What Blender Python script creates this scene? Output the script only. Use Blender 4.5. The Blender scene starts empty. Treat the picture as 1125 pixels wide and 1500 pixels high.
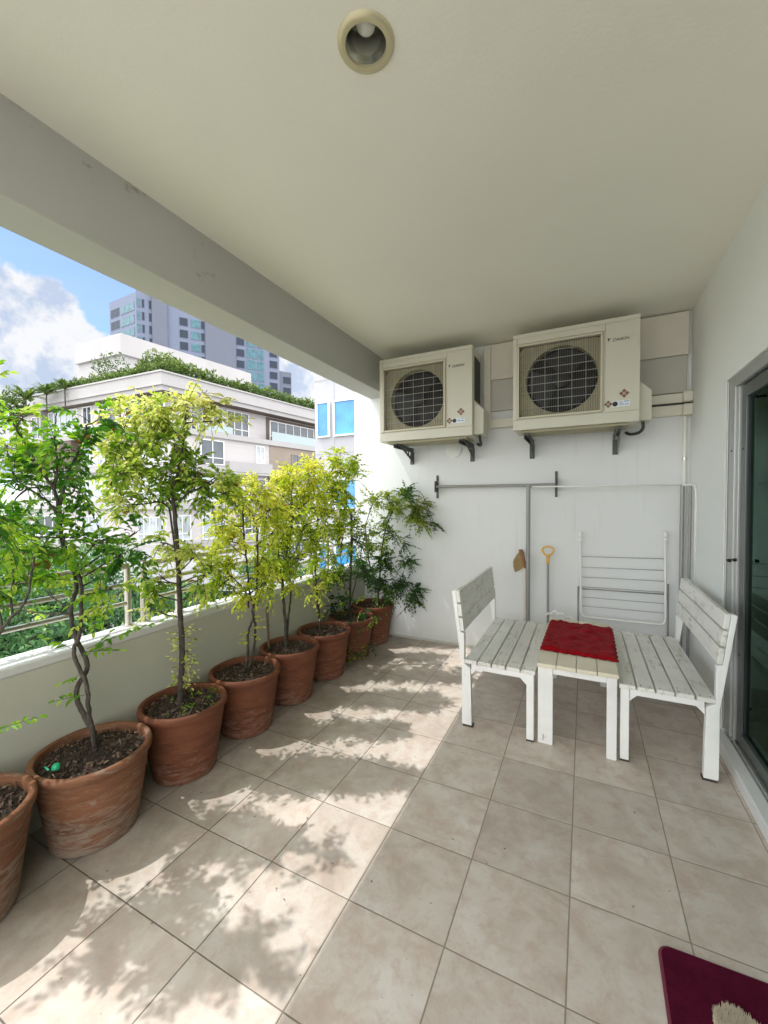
import bpy, bmesh, math, random
from mathutils import Vector, Matrix, noise as mnoise
R = random.Random(7)
C = bpy.context.scene.collection
scene = bpy.context.scene
rad = math.radians

# ------------------------------------------------------------------ camera numbers
F = 596.33; YAW = .45698; PIT = -.02877; ROLL = -.007394; H = 1.369
fw = Vector((-math.sin(YAW)*math.cos(PIT), math.cos(YAW)*math.cos(PIT), math.sin(PIT)))
rt = Vector((math.cos(YAW), math.sin(YAW), 0)); up = rt.cross(fw)
rt2 = rt*math.cos(ROLL)+up*math.sin(ROLL); up2 = -rt*math.sin(ROLL)+up*math.cos(ROLL)
O = Vector((0, 0, H))
def ray(u, v): return (u-562.5)/F*rt2-(v-750)/F*up2+fw
def at(u, v, d): return O+d*ray(u, v)
def onY(u, v, y):
    q = ray(u, v); return O+q*((y-O.y)/q.y)

# ------------------------------------------------------------------ materials
def mat(name, col, rough=.6, metal=0, spec=.5, build=None):
    m = bpy.data.materials.new(name); m.use_nodes = True
    nt = m.node_tree; b = nt.nodes['Principled BSDF']
    b.inputs['Base Color'].default_value = (*col, 1); b.inputs['Roughness'].default_value = rough
    b.inputs['Metallic'].default_value = metal; b.inputs['Specular IOR Level'].default_value = spec
    if build: build(nt, b)
    return m
def N(nt, t, **kw):
    n = nt.nodes.new(t)
    for k, v in kw.items():
        if k in n.inputs: n.inputs[k].default_value = v
        else: setattr(n, k, v)
    return n
def coord(nt, kind='Object', scale=(1, 1, 1)):
    tc = N(nt, 'ShaderNodeTexCoord'); mp = N(nt, 'ShaderNodeMapping'); mp.inputs['Scale'].default_value = scale
    nt.links.new(tc.outputs[kind], mp.inputs['Vector']); return mp.outputs['Vector']
def noise(nt, vec, scale, detail=5, rough=.55, dist=0):
    n = N(nt, 'ShaderNodeTexNoise'); n.inputs['Scale'].default_value = scale; n.inputs['Detail'].default_value = detail
    n.inputs['Roughness'].default_value = rough; n.inputs['Distortion'].default_value = dist
    nt.links.new(vec, n.inputs['Vector']); return n.outputs['Fac']
def ramp(nt, fac, stops):
    r = N(nt, 'ShaderNodeValToRGB'); e = r.color_ramp.elements
    while len(e) < len(stops): e.new(.5)
    for i, (p, c) in enumerate(stops):
        e[i].position = p; e[i].color = (*c, 1) if len(c) == 3 else c
    nt.links.new(fac, r.inputs['Fac']); return r.outputs['Color']
def mix(nt, fac, a, b, mode='MIX'):
    m = N(nt, 'ShaderNodeMix', data_type='RGBA', blend_type=mode)
    for s, v in ((0, fac), (6, a), (7, b)):
        if isinstance(v, (int, float)): m.inputs[s].default_value = v
        elif isinstance(v, tuple): m.inputs[s].default_value = (*v, 1)
        else: nt.links.new(v, m.inputs[s])
    return m.outputs[2]
def math_(nt, op, a, b=0.0, c=None):
    m = N(nt, 'ShaderNodeMath', operation=op)
    for i, v in enumerate((a, b) if c is None else (a, b, c)):
        if isinstance(v, (int, float)): m.inputs[i].default_value = v
        else: nt.links.new(v, m.inputs[i])
    return m.outputs[0]
def bump(nt, b, height, strength=.3, dist=.01):
    n = N(nt, 'ShaderNodeBump'); n.inputs['Strength'].default_value = strength; n.inputs['Distance'].default_value = dist
    nt.links.new(height, n.inputs['Height']); nt.links.new(n.outputs['Normal'], b.inputs['Normal'])
def setcol(nt, b, c): nt.links.new(c, b.inputs['Base Color'])

def paint(c, var=.06, rough=.7, marks=None, scale=1.3, bstr=.12):
    def f(nt, b):
        v = coord(nt, 'Object')
        n1 = noise(nt, v, scale, 6); n2 = noise(nt, v, 90, 3)
        d = tuple(x*(1-var) for x in c); l = tuple(min(1, x*(1+var*.6)) for x in c)
        col = ramp(nt, n1, [(.3, d), (.7, l)])
        if marks:
            n3 = noise(nt, coord(nt, 'Object', marks[1]), marks[2], 8, .7)
            col = mix(nt, ramp(nt, n3, [(marks[3], (0, 0, 0)), (marks[3]+.05, (1, 1, 1))]), col, marks[0])
        setcol(nt, b, col); bump(nt, b, n2, bstr, .003)
    return f
def pm(name, c, **k):
    rough = k.pop('rough', .7); return mat(name, c, rough, build=paint(c, **k))

M = {}
M['ceiling'] = pm('ceiling_paint', (.83, .82, .74), var=.05, scale=.8, bstr=.2)
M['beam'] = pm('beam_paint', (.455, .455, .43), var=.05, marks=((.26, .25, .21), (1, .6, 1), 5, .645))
def wallb(nt, b):
    v = coord(nt); c = (.75, .77, .775)
    n1 = noise(nt, v, 1.3, 6); n2 = noise(nt, v, 90, 3)
    col = ramp(nt, n1, [(.3, tuple(x*.965 for x in c)), (.7, c)])
    dr_ = noise(nt, coord(nt, 'Object', (9, 1, .55)), 2.2, 7, .65); pt = noise(nt, v, 1.1, 3)
    m = math_(nt, 'MULTIPLY', ramp(nt, dr_, [(.56, (0, 0, 0)), (.72, (.55, .55, .55))]), ramp(nt, pt, [(.45, (0, 0, 0)), (.62, (1, 1, 1))]))
    col = mix(nt, m, col, (.56, .55, .50))
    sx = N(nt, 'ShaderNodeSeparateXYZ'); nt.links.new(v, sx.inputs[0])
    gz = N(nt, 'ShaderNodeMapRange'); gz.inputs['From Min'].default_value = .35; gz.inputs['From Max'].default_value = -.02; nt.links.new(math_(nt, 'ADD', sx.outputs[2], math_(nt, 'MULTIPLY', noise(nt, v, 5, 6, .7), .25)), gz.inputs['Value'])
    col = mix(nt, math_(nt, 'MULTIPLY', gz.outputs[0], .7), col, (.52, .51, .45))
    sc = noise(nt, coord(nt, 'Object', (1, 1, 3)), 7, 8, .75); col = mix(nt, ramp(nt, sc, [(.68, (0, 0, 0)), (.74, (.35, .35, .35))]), col, (.45, .44, .40))
    setcol(nt, b, col); bump(nt, b, math_(nt, 'ADD', n2, math_(nt, 'MULTIPLY', n1, 2.0)), .16, .004)
M['wallw'] = mat('wall_paint_white', (.78, .8, .8), .7, build=wallb)
M['wallw_plain'] = pm('wall_paint_plain', (.78, .80, .81), var=.03, marks=((.62, .61, .56), (1, 1, .5), 2.2, .70))
M['wallr'] = pm('wall_paint_right', (.77, .79, .765), var=.03)
M['parapet'] = pm('parapet_paint', (.49, .485, .40), var=.14, marks=((.40, .40, .33), (.6, .6, .25), 3, .66))
M['cap'] = pm('parapet_cap', (.62, .62, .59), var=.08, marks=((.40, .40, .36), (1, .5, 1), 6, .62))
M['board'] = pm('board_paint', (.70, .66, .59), var=.03)
M['board2'] = pm('board_paint_grey', (.52, .51, .46), var=.03)

def tiles(nt, b):
    g = N(nt, 'ShaderNodeNewGeometry'); sx = N(nt, 'ShaderNodeSeparateXYZ'); nt.links.new(g.outputs['Position'], sx.inputs[0])
    T = .34
    u = math_(nt, 'DIVIDE', math_(nt, 'ADD', sx.outputs[0], 1.736+T*40), T)
    v = math_(nt, 'DIVIDE', math_(nt, 'ADD', sx.outputs[1], -.821+T*40), T)
    fu, fv = math_(nt, 'FRACT', u), math_(nt, 'FRACT', v)
    def edge(x): return math_(nt, 'SUBTRACT', .5, math_(nt, 'ABSOLUTE', math_(nt, 'SUBTRACT', x, .5)))
    wob = noise(nt, g.outputs['Position'], 30, 3)
    ed = math_(nt, 'ADD', math_(nt, 'MINIMUM', edge(fu), edge(fv)), math_(nt, 'MULTIPLY', math_(nt, 'SUBTRACT', wob, .5), .004))
    gr = N(nt, 'ShaderNodeMapRange'); gr.inputs['From Min'].default_value = .0038; gr.inputs['From Max'].default_value = .0085
    nt.links.new(ed, gr.inputs['Value'])
    cid = N(nt, 'ShaderNodeCombineXYZ'); nt.links.new(math_(nt, 'FLOOR', u), cid.inputs[0]); nt.links.new(math_(nt, 'FLOOR', v), cid.inputs[1])
    wn = N(nt, 'ShaderNodeTexWhiteNoise', noise_dimensions='3D'); nt.links.new(cid.outputs[0], wn.inputs['Vector'])
    # every tile shows its own piece of the mottled pattern
    off = N(nt, 'ShaderNodeVectorMath', operation='MULTIPLY_ADD'); nt.links.new(wn.outputs['Color'], off.inputs[0]); off.inputs[1].default_value = (7, 7, 7)
    nt.links.new(g.outputs['Position'], off.inputs[2])
    n1 = noise(nt, off.outputs[0], 5.5, 7, .6, .6); n2 = noise(nt, off.outputs[0], 16, 6, .65, .4); n3 = noise(nt, off.outputs[0], 70, 4, .7)
    c = ramp(nt, n1, [(.30, (.43, .355, .295)), (.5, (.555, .49, .425)), (.70, (.61, .565, .51))])
    c = mix(nt, ramp(nt, n2, [(.47, (0, 0, 0)), (.70, (.7, .7, .7))]), c, (.45, .33, .27))
    c = mix(nt, ramp(nt, n3, [(.55, (0, 0, 0)), (.75, (.35, .35, .35))]), c, (.30, .27, .22))
    n4 = noise(nt, g.outputs['Position'], 42, 2, .5); c = mix(nt, ramp(nt, n4, [(.735, (0, 0, 0)), (.76, (.8, .8, .8))]), c, (.10, .075, .05))
    n5 = noise(nt, g.outputs['Position'], .9, 5, .6); c = mix(nt, ramp(nt, n5, [(.5, (0, 0, 0)), (.72, (.35, .35, .35))]), c, (.40, .36, .30))
    hs = N(nt, 'ShaderNodeHueSaturation'); nt.links.new(c, hs.inputs['Color'])
    nt.links.new(math_(nt, 'MULTIPLY_ADD', wn.outputs['Value'], .20, .92), hs.inputs['Value'])
    # dirt towards the planters, strengthened to paint in the deep shade there
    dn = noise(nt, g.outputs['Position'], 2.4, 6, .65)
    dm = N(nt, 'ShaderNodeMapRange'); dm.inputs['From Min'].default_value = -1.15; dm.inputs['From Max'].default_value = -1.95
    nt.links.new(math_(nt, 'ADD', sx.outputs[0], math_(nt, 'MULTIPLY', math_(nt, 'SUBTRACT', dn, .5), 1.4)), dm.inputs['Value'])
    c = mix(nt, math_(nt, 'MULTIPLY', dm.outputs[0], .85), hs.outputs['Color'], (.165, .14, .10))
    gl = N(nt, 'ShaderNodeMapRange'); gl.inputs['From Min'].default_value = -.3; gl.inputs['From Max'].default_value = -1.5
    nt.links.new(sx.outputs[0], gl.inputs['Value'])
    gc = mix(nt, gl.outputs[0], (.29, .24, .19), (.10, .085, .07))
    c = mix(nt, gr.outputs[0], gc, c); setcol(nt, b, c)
    rr = math_(nt, 'MULTIPLY_ADD', n2, .25, .36); nt.links.new(rr, b.inputs['Roughness'])
    hgt = math_(nt, 'ADD', math_(nt, 'MULTIPLY', gr.outputs[0], 1.0), math_(nt, 'MULTIPLY', n1, .25))
    bump(nt, b, hgt, .5, .0025)
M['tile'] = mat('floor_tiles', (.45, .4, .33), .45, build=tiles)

def terra(base, dark, salt, amt):
    def f(nt, b):
        tc = N(nt, 'ShaderNodeTexCoord'); oi = N(nt, 'ShaderNodeObjectInfo')
        ad = N(nt, 'ShaderNodeVectorMath', operation='MULTIPLY_ADD'); nt.links.new(oi.outputs['Random'], ad.inputs[0]); ad.inputs[1].default_value = (9, 5, 0)
        nt.links.new(tc.outputs['Object'], ad.inputs[2])
        mp = N(nt, 'ShaderNodeMapping'); mp.inputs['Scale'].default_value = (1, 1, 4.5); mp.inputs['Rotation'].default_value = (.25, .1, 0); nt.links.new(ad.outputs[0], mp.inputs['Vector'])
        v = mp.outputs[0]
        n1 = noise(nt, v, 4.5, 7, .62, .5); n2 = noise(nt, v, 11, 8, .7, 1.2); n3 = noise(nt, ad.outputs[0], 60, 4, .7)
        c = ramp(nt, n1, [(.3, dark), (.6, base)])
        sx = N(nt, 'ShaderNodeSeparateXYZ'); nt.links.new(tc.outputs['Object'], sx.inputs[0])
        hz = N(nt, 'ShaderNodeMapRange'); hz.inputs['From Min'].default_value = .30; hz.inputs['From Max'].default_value = .02
        nt.links.new(sx.outputs[2], hz.inputs['Value'])
        s = math_(nt, 'ADD', math_(nt, 'MULTIPLY', hz.outputs[0], .17), n2)
        sm = ramp(nt, s, [(.60-amt, (0, 0, 0)), (.80-amt, (.85, .85, .85))])
        c = mix(nt, sm, c, salt); c = mix(nt, ramp(nt, n3, [(.5, (0, 0, 0)), (.8, (.4, .4, .4))]), c, dark)
        setcol(nt, b, c); bump(nt, b, math_(nt, 'ADD', n2, math_(nt, 'MULTIPLY', n3, .5)), .25, .004)
    return f
M['terra_red'] = mat('terracotta', (.4, .15, .07), .75, spec=.3, build=terra((.170, .058, .027), (.095, .034, .018), (.27, .17, .125), -.01))
M['terra_old'] = mat('terracotta_weathered', (.4, .2, .12), .85, spec=.2, build=terra((.20, .088, .045), (.115, .055, .031), (.27, .215, .165), .07))
def soilb(nt, b):
    v = coord(nt); n = noise(nt, v, 45, 8, .7)
    setcol(nt, b, ramp(nt, n, [(.35, (.012, .009, .006)), (.6, (.06, .042, .028)), (.75, (.15, .10, .065))])); bump(nt, b, n, 1, .02)
M['soil'] = mat('soil', (.05, .035, .02), .95, build=soilb)
M['chip'] = mat('bark_chip', (.075, .046, .03), .9)
M['chip2'] = mat('dry_leaf_chip', (.17, .115, .072), .9)

def woodp(c, dirt, thr):
    def f(nt, b):
        v = coord(nt, 'Object', (10, 1.2, 10)); v2 = coord(nt, 'Object')
        n1 = noise(nt, v, 5, 8, .65, .5); n2 = noise(nt, v2, 9, 8, .72); n3 = noise(nt, v2, 2.5, 4)
        col = ramp(nt, n3, [(.35, tuple(x*.86 for x in c)), (.65, c)])
        k = math_(nt, 'ADD', math_(nt, 'MULTIPLY', n1, .5), math_(nt, 'MULTIPLY', n2, .5))
        col = mix(nt, ramp(nt, k, [(thr, (0, 0, 0)), (thr+.09, (.85, .85, .85))]), col, dirt)
        setcol(nt, b, col); bump(nt, b, n1, .3, .003)
    return f
M['bench'] = mat('weathered_white_paint', (.74, .73, .69), .6, build=woodp((.80, .79, .745), (.46, .43, .35), .525))
M['benchleg'] = mat('white_leg_paint', (.82, .82, .80), .5, build=woodp((.88, .88, .86), (.45, .41, .33), .60))
M['cream'] = mat('cream_board_paint', (.72, .66, .50), .7, build=woodp((.76, .70, .55), (.55, .48, .33), .57))
M['rust'] = mat('rusty_screw', (.14, .075, .045), .8)
M['foot'] = mat('dark_foot', (.05, .045, .04), .8)
def clothb(nt, b):
    v = coord(nt); n = noise(nt, v, 130, 4); n2 = noise(nt, v, 14, 5)
    setcol(nt, b, ramp(nt, n2, [(.3, (.20, .001, .004)), (.7, (.31, .003, .009))])); bump(nt, b, n, .9, .006)
    b.inputs['Sheen Weight'].default_value = .05
M['redcloth'] = mat('red_towelling', (.36, .005, .012), .95, spec=.1, build=clothb)
def matb(nt, b):
    v = coord(nt); n = noise(nt, v, 220, 3); n2 = noise(nt, v, 22, 6, .7)
    setcol(nt, b, ramp(nt, n2, [(.3, (.065, .003, .016)), (.7, (.10, .006, .026))])); bump(nt, b, n, .9, .006)
M['maroon'] = mat('maroon_mat', (.1, .008, .03), .95, spec=.1, build=matb)
M['tuft'] = mat('beige_pile', (.62, .55, .42), .95)
M['edge'] = mat('mat_edge', (.17, .03, .055), .8)

M['acbody'] = pm('ac_cream', (.60, .585, .50), var=.04, rough=.45, bstr=.02)
M['acframe'] = mat('ac_frame', (.58, .55, .43), .5)
M['acback'] = pm('ac_shroud', (.40, .37, .25), var=.2, rough=.7)
M['fandark'] = mat('fan_dark', (.022, .022, .025), .5)
M['fanhole'] = mat('fan_hole', (.012, .012, .013), .7)
M['wire'] = mat('grille_wire', (.30, .30, .28), .45)
M['wiredark'] = mat('grille_wire_dark', (.10, .10, .095), .5)
M['ink'] = mat('black_print', (.02, .02, .025), .5)
M['sticker'] = mat('white_sticker', (.72, .76, .82), .4)
M['stickblue'] = mat('blue_print', (.10, .22, .5), .4)
M['stickred'] = mat('brown_print', (.22, .10, .06), .5)
M['dksteel'] = pm('dark_steel', (.09, .095, .09), var=.3, rough=.55)
M['acdark'] = mat('ac_side_dark', (.05, .05, .045), .7)
M['steel'] = mat('stainless', (.55, .53, .50), .28, 1)
M['railsteel'] = mat('rail_stainless', (.62, .59, .54), .3, 1)
M['greymetal'] = mat('grey_tube', (.30, .30, .29), .4, .3)
M['whitemetal'] = mat('white_tube', (.78, .78, .76), .35)
M['wiregrey'] = mat('wire_grey', (.36, .36, .35), .4)
M['whiteplastic'] = mat('white_plastic', (.80, .80, .77), .4)
M['pvc'] = mat('cream_pvc', (.70, .67, .58), .45)
M['alu'] = mat('aluminium_grey', (.46, .47, .46), .38, .5)
M['aludark'] = mat('aluminium_dark', (.13, .15, .145), .35, .6)
M['sill'] = pm('sill_white', (.74, .75, .74), var=.06, rough=.5)
M['gasket'] = mat('black_rubber', (.02, .02, .02), .5)
M['brass'] = mat('lamp_ring', (.62, .56, .38), .35, .35)
M['reflector'] = mat('lamp_reflector', (.50, .50, .46), .22, .9)
M['bulb'] = mat('opal_bulb', (.82, .82, .78), .3)
M['brush'] = mat('broom_fibre', (.42, .30, .14), .9)
M['brushwood'] = mat('broom_block', (.22, .10, .05), .6)
M['palewood'] = mat('pale_handle', (.72, .66, .55), .5)
M['yellow'] = mat('yellow_plastic', (.75, .42, .06), .4)
M['greentag'] = mat('green_plastic', (.02, .42, .20), .4)
M['orange'] = mat('orange_leaf', (.55, .22, .05), .7)
M['stake'] = mat('bamboo_stake', (.16, .10, .06), .8)

def barkb(nt, b):
    v = coord(nt, 'Object', (1, 1, .35)); n = noise(nt, v, 60, 6, .7)
    setcol(nt, b, ramp(nt, n, [(.35, (.02, .016, .012)), (.65, (.09, .074, .058))])); bump(nt, b, n, .8, .004)
M['bark'] = mat('bark', (.1, .08, .06), .9, build=barkb)
def leafmat(name, stops, trans=.5, rough=.45, tcol=None):
    m = bpy.data.materials.new(name); m.use_nodes = True; nt = m.node_tree
    b = nt.nodes['Principled BSDF']; out = nt.nodes['Material Output']
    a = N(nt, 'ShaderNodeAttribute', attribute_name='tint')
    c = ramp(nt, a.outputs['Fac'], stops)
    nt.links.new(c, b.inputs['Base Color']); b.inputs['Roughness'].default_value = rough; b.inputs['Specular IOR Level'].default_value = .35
    t = N(nt, 'ShaderNodeBsdfTranslucent'); hs = N(nt, 'ShaderNodeHueSaturation'); hs.inputs['Saturation'].default_value = 1.1; hs.inputs['Value'].default_value = 1.25; nt.links.new(c, hs.inputs['Color'])
    nt.links.new(hs.outputs['Color'], t.inputs['Color'])
    ms = N(nt, 'ShaderNodeMixShader'); ms.inputs[0].default_value = trans
    nt.links.new(b.outputs[0], ms.inputs[1]); nt.links.new(t.outputs[0], ms.inputs[2]); nt.links.new(ms.outputs[0], out.inputs['Surface'])
    return m
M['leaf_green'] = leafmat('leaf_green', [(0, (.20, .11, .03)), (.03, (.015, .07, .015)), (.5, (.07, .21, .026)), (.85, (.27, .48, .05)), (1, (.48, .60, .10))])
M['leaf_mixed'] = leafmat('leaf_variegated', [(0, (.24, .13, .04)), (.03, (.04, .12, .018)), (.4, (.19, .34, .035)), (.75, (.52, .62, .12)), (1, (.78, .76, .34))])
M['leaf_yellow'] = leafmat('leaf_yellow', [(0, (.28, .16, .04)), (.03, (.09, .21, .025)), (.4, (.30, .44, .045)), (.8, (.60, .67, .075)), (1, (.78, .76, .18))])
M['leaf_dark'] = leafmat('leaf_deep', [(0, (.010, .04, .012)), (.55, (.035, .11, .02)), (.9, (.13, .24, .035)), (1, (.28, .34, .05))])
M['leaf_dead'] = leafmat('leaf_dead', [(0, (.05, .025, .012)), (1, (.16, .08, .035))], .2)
M['leaf_far'] = leafmat('leaf_far', [(0, (.02, .065, .025)), (.6, (.075, .185, .065)), (1, (.20, .32, .11))], .25)
M['leaf_hedge'] = leafmat('leaf_hedge', [(0, (.03, .07, .015)), (.6, (.09, .15, .03)), (1, (.19, .25, .05))], .25)

def stoneb(c, v=.1, block=None):
    def f(nt, b):
        g = N(nt, 'ShaderNodeNewGeometry'); n1 = noise(nt, g.outputs['Position'], .35, 6); n2 = noise(nt, g.outputs['Position'], 3, 6, .7)
        col = ramp(nt, n1, [(.3, tuple(x*(1-v) for x in c)), (.7, c)])
        col = mix(nt, ramp(nt, n2, [(.5, (0, 0, 0)), (.8, (.3, .3, .3))]), col, tuple(x*.75 for x in c))
        if block:
            sx = N(nt, 'ShaderNodeSeparateXYZ'); nt.links.new(g.outputs['Position'], sx.inputs[0])
            fr = math_(nt, 'FRACT', math_(nt, 'DIVIDE', sx.outputs[2], block))
            col = mix(nt, math_(nt, 'LESS_THAN', fr, .06), col, tuple(x*.84 for x in c))
        setcol(nt, b, col)
    return f
M['stone'] = mat('pale_stone', (.62, .6, .57), .7, build=stoneb((.41, .40, .405), .10))
M['stonepink'] = mat('pink_stone', (.58, .52, .49), .75, build=stoneb((.52, .495, .50), .06, .6))
M['stonebrown'] = mat('brown_stone', (.3, .25, .21), .8, build=stoneb((.30, .25, .21), .12, .4))
M['soffit'] = mat('brown_soffit', (.12, .09, .075), .7)
M['winframe'] = mat('window_frame_white', (.75, .76, .78), .4)
def glassb(c, rough, curt=None):
    def f(nt, b):
        g = N(nt, 'ShaderNodeNewGeometry'); n = noise(nt, g.outputs['Position'], 1.1, 3)
        col = ramp(nt, n, [(.35, tuple(x*.6 for x in c)), (.65, c)]); setcol(nt, b, col)
    return f
M['pane_dark'] = mat('pane_dark', (.05, .07, .09), .06, spec=.8, build=glassb((.07, .09, .11), .06))
M['pane_curtain'] = mat('pane_curtained', (.4, .47, .52), .12, spec=.8, build=glassb((.46, .53, .58), .1))
M['pane_blue'] = mat('pane_blue', (.06, .28, .60), .08, spec=.6, build=glassb((.07, .33, .68), .1))
M['pane_tdark'] = mat('pane_tower_dark', (.03, .04, .06), .25, spec=.15)
M['pane_teal'] = mat('pane_teal', (.15, .3, .36), .15, spec=.35, build=glassb((.07, .17, .21), .1))
M['balglass'] = mat('balustrade_glass', (.30, .38, .40), .1, spec=.8)
M['tower'] = mat('tower_grey', (.25, .27, .33), .6, build=stoneb((.125, .15, .225), .06))
M['towerdk'] = mat('tower_dark_grey', (.17, .185, .23), .6, build=stoneb((.10, .115, .16), .06))
M['panel'] = mat('grey_panel', (.58, .58, .60), .5, build=stoneb((.38, .385, .42), .05))
M['panelj'] = mat('panel_joint', (.36, .36, .38), .6)
M['ground'] = mat('ground', (.2, .2, .17), .9, build=stoneb((.34, .33, .29), .3))
M['rooftile'] = mat('grey_roof', (.22, .22, .23), .8, build=stoneb((.24, .24, .25), .15, .35))
M['interior'] = mat('interior_paint', (.22, .22, .2), .8)
def curtb(nt, b):
    v = coord(nt, 'Object', (1, 5, .6)); n = noise(nt, v, 4, 6, .6)
    setcol(nt, b, ramp(nt, n, [(.35, (.16, .36, .28)), (.7, (.55, .80, .68))]))
M['curtain'] = mat('green_curtain', (.1, .17, .14), .9, build=curtb)
def doorglass():
    m = bpy.data.materials.new('door_glass'); m.use_nodes = True; nt = m.node_tree; out = nt.nodes['Material Output']
    nt.nodes.remove(nt.nodes['Principled BSDF'])
    t = N(nt, 'ShaderNodeBsdfTransparent'); t.inputs['Color'].default_value = (.58, .72, .67, 1)
    g = N(nt, 'ShaderNodeBsdfGlossy'); g.inputs['Roughness'].default_value = .02; g.inputs['Color'].default_value = (.42, .66, .56, 1)
    fr = N(nt, 'ShaderNodeFresnel'); fr.inputs['IOR'].default_value = 1.45
    ms = N(nt, 'ShaderNodeMixShader'); nt.links.new(fr.outputs[0], ms.inputs[0]); nt.links.new(t.outputs[0], ms.inputs[1]); nt.links.new(g.outputs[0], ms.inputs[2])
    nt.links.new(ms.outputs[0], out.inputs['Surface']); return m
M['doorglass'] = doorglass()

# ------------------------------------------------------------------ mesh helpers
class MB:
    def __init__(s): s.v = []; s.f = []; s.mi = []; s.tint = None; s.mats = []
    def slot(s, m):
        if m not in s.mats: s.mats.append(m)
        return s.mats.index(m)
    def add(s, vs, fs, m=0, t=None):
        k = len(s.v); s.v += [tuple(v) for v in vs]; s.f += [tuple(i+k for i in q) for q in fs]; s.mi += [m]*len(fs)
        if s.tint is None and t is not None: s.tint = [0.5]*k
        if s.tint is not None: s.tint += [t if t is not None else .5]*len(vs)
        return s
    def hexa(s, p, m=0):
        return s.add(p, [(0, 3, 2, 1), (4, 5, 6, 7), (0, 1, 5, 4), (1, 2, 6, 5), (2, 3, 7, 6), (3, 0, 4, 7)], m)
    def box(s, a, b, m=0):
        x0, x1 = sorted((a[0], b[0])); y0, y1 = sorted((a[1], b[1])); z0, z1 = sorted((a[2], b[2]))
        return s.hexa([(x0, y0, z0), (x1, y0, z0), (x1, y1, z0), (x0, y1, z0), (x0, y0, z1), (x1, y0, z1), (x1, y1, z1), (x0, y1, z1)], m)
    def prism(s, poly, d, m=0):
        n = len(poly); d = Vector(d); vs = [Vector(p) for p in poly]; vs += [p+d for p in vs]
        return s.add(vs, [tuple(reversed(range(n))), tuple(range(n, 2*n))]+[(i, (i+1) % n, (i+1) % n+n, i+n) for i in range(n)], m)
    def tube(s, pts, r, n=8, m=0, caps=True, t=None):
        pts = [Vector(p) for p in pts]; L = len(pts); rs = r if isinstance(r, (list, tuple)) else [r]*L
        vs = []; ref = None
        for i, p in enumerate(pts):
            d = (pts[min(i+1, L-1)]-pts[max(i-1, 0)])
            d = d.normalized() if d.length > 1e-9 else Vector((0, 0, 1))
            if ref is None: ref = Vector((1, 0, 0)) if abs(d.x) < .8 else Vector((0, 1, 0))
            a = (ref-d*ref.dot(d)).normalized(); b = d.cross(a); ref = a
            for k in range(n):
                th = 2*math.pi*k/n; vs.append(p+(a*math.cos(th)+b*math.sin(th))*rs[i])
        fs = [(i*n+k, i*n+(k+1) % n, (i+1)*n+(k+1) % n, (i+1)*n+k) for i in range(L-1) for k in range(n)]
        if caps: fs += [tuple(reversed(range(n))), tuple((L-1)*n+k for k in range(n))]
        return s.add(vs, fs, m, t)
    def lathe(s, prof, c=(0, 0, 0), n=48, m=0, closed=False, wob=0):
        vs = []; L = len(prof); c = Vector(c)
        for i, (r, z) in enumerate(prof):
            for k in range(n):
                th = 2*math.pi*k/n
                w = 1+wob*mnoise.noise(Vector((math.cos(th)*1.3, math.sin(th)*1.3, z*5+c.y*7)))
                vs.append(c+Vector((r*w*math.cos(th), r*w*math.sin(th), z)))
        fs = [(i*n+k, i*n+(k+1) % n, ((i+1) % L)*n+(k+1) % n, ((i+1) % L)*n+k) for i in range(L if closed else L-1) for k in range(n)]
        return s.add(vs, fs, m)
    def build(s, name, mats, parent=None, smooth=False, bevel=0, origin=None, angle=None):
        me = bpy.data.meshes.new(name)
        o3 = Vector(origin) if origin is not None else Vector((0, 0, 0))
        me.from_pydata([tuple(Vector(v)-o3) for v in s.v], [], s.f)
        for m in (mats if isinstance(mats, (list, tuple)) else [mats]): me.materials.append(m)
        me.polygons.foreach_set('material_index', s.mi)
        if smooth: me.polygons.foreach_set('use_smooth', [True]*len(me.polygons))
        if s.tint is not None:
            a = me.attributes.new('tint', 'FLOAT', 'POINT'); a.data.foreach_set('value', s.tint)
        me.update()
        if s.tint is None:
            bm = bmesh.new(); bm.from_mesh(me); bmesh.ops.recalc_face_normals(bm, faces=bm.faces); bm.to_mesh(me); bm.free()
        if smooth and angle: me.set_sharp_from_angle(angle=rad(angle))
        o = bpy.data.objects.new(name, me); C.objects.link(o); o.location = o3
        if parent is not None: o.parent = parent
        if bevel:
            bv = o.modifiers.new('bevel', 'BEVEL'); bv.width = bevel; bv.segments = 2; bv.limit_method = 'ANGLE'; bv.angle_limit = rad(40)
        return o
def spline(pts, n=5):
    out = []; P = [pts[0]]+list(pts)+[pts[-1]]
    for i in range(1, len(P)-2):
        for k in range(n):
            t = k/n; a, b_, c_, d_ = P[i-1], P[i], P[i+1], P[i+2]
            out.append(.5*((2*b_)+(c_-a)*t+(2*a-5*b_+4*c_-d_)*t*t+(3*b_-a-3*c_+d_)*t*t*t))
    out.append(pts[-1]); return out
def tag(o, label, cat, group=None, kind=None):
    o['label'] = label; o['category'] = cat
    if group: o['group'] = group
    if kind: o['kind'] = kind
    return o
def empty(name, loc, label, cat, group=None, rz=0):
    o = bpy.data.objects.new(name, None); C.objects.link(o); o.location = loc; o.rotation_euler = (0, 0, rz); o.empty_display_size = .1
    return tag(o, label, cat, group)
def copy_tree(o, parent=None):
    c = o.copy(); C.objects.link(c)
    if parent is not None: c.parent = parent
    for ch in [x for x in bpy.data.objects if x.parent == o]: copy_tree(ch, c)
    return c
def structure(name, mb, m, **k):
    o = mb.build(name, m, **k); o['kind'] = 'structure'; return o

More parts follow.
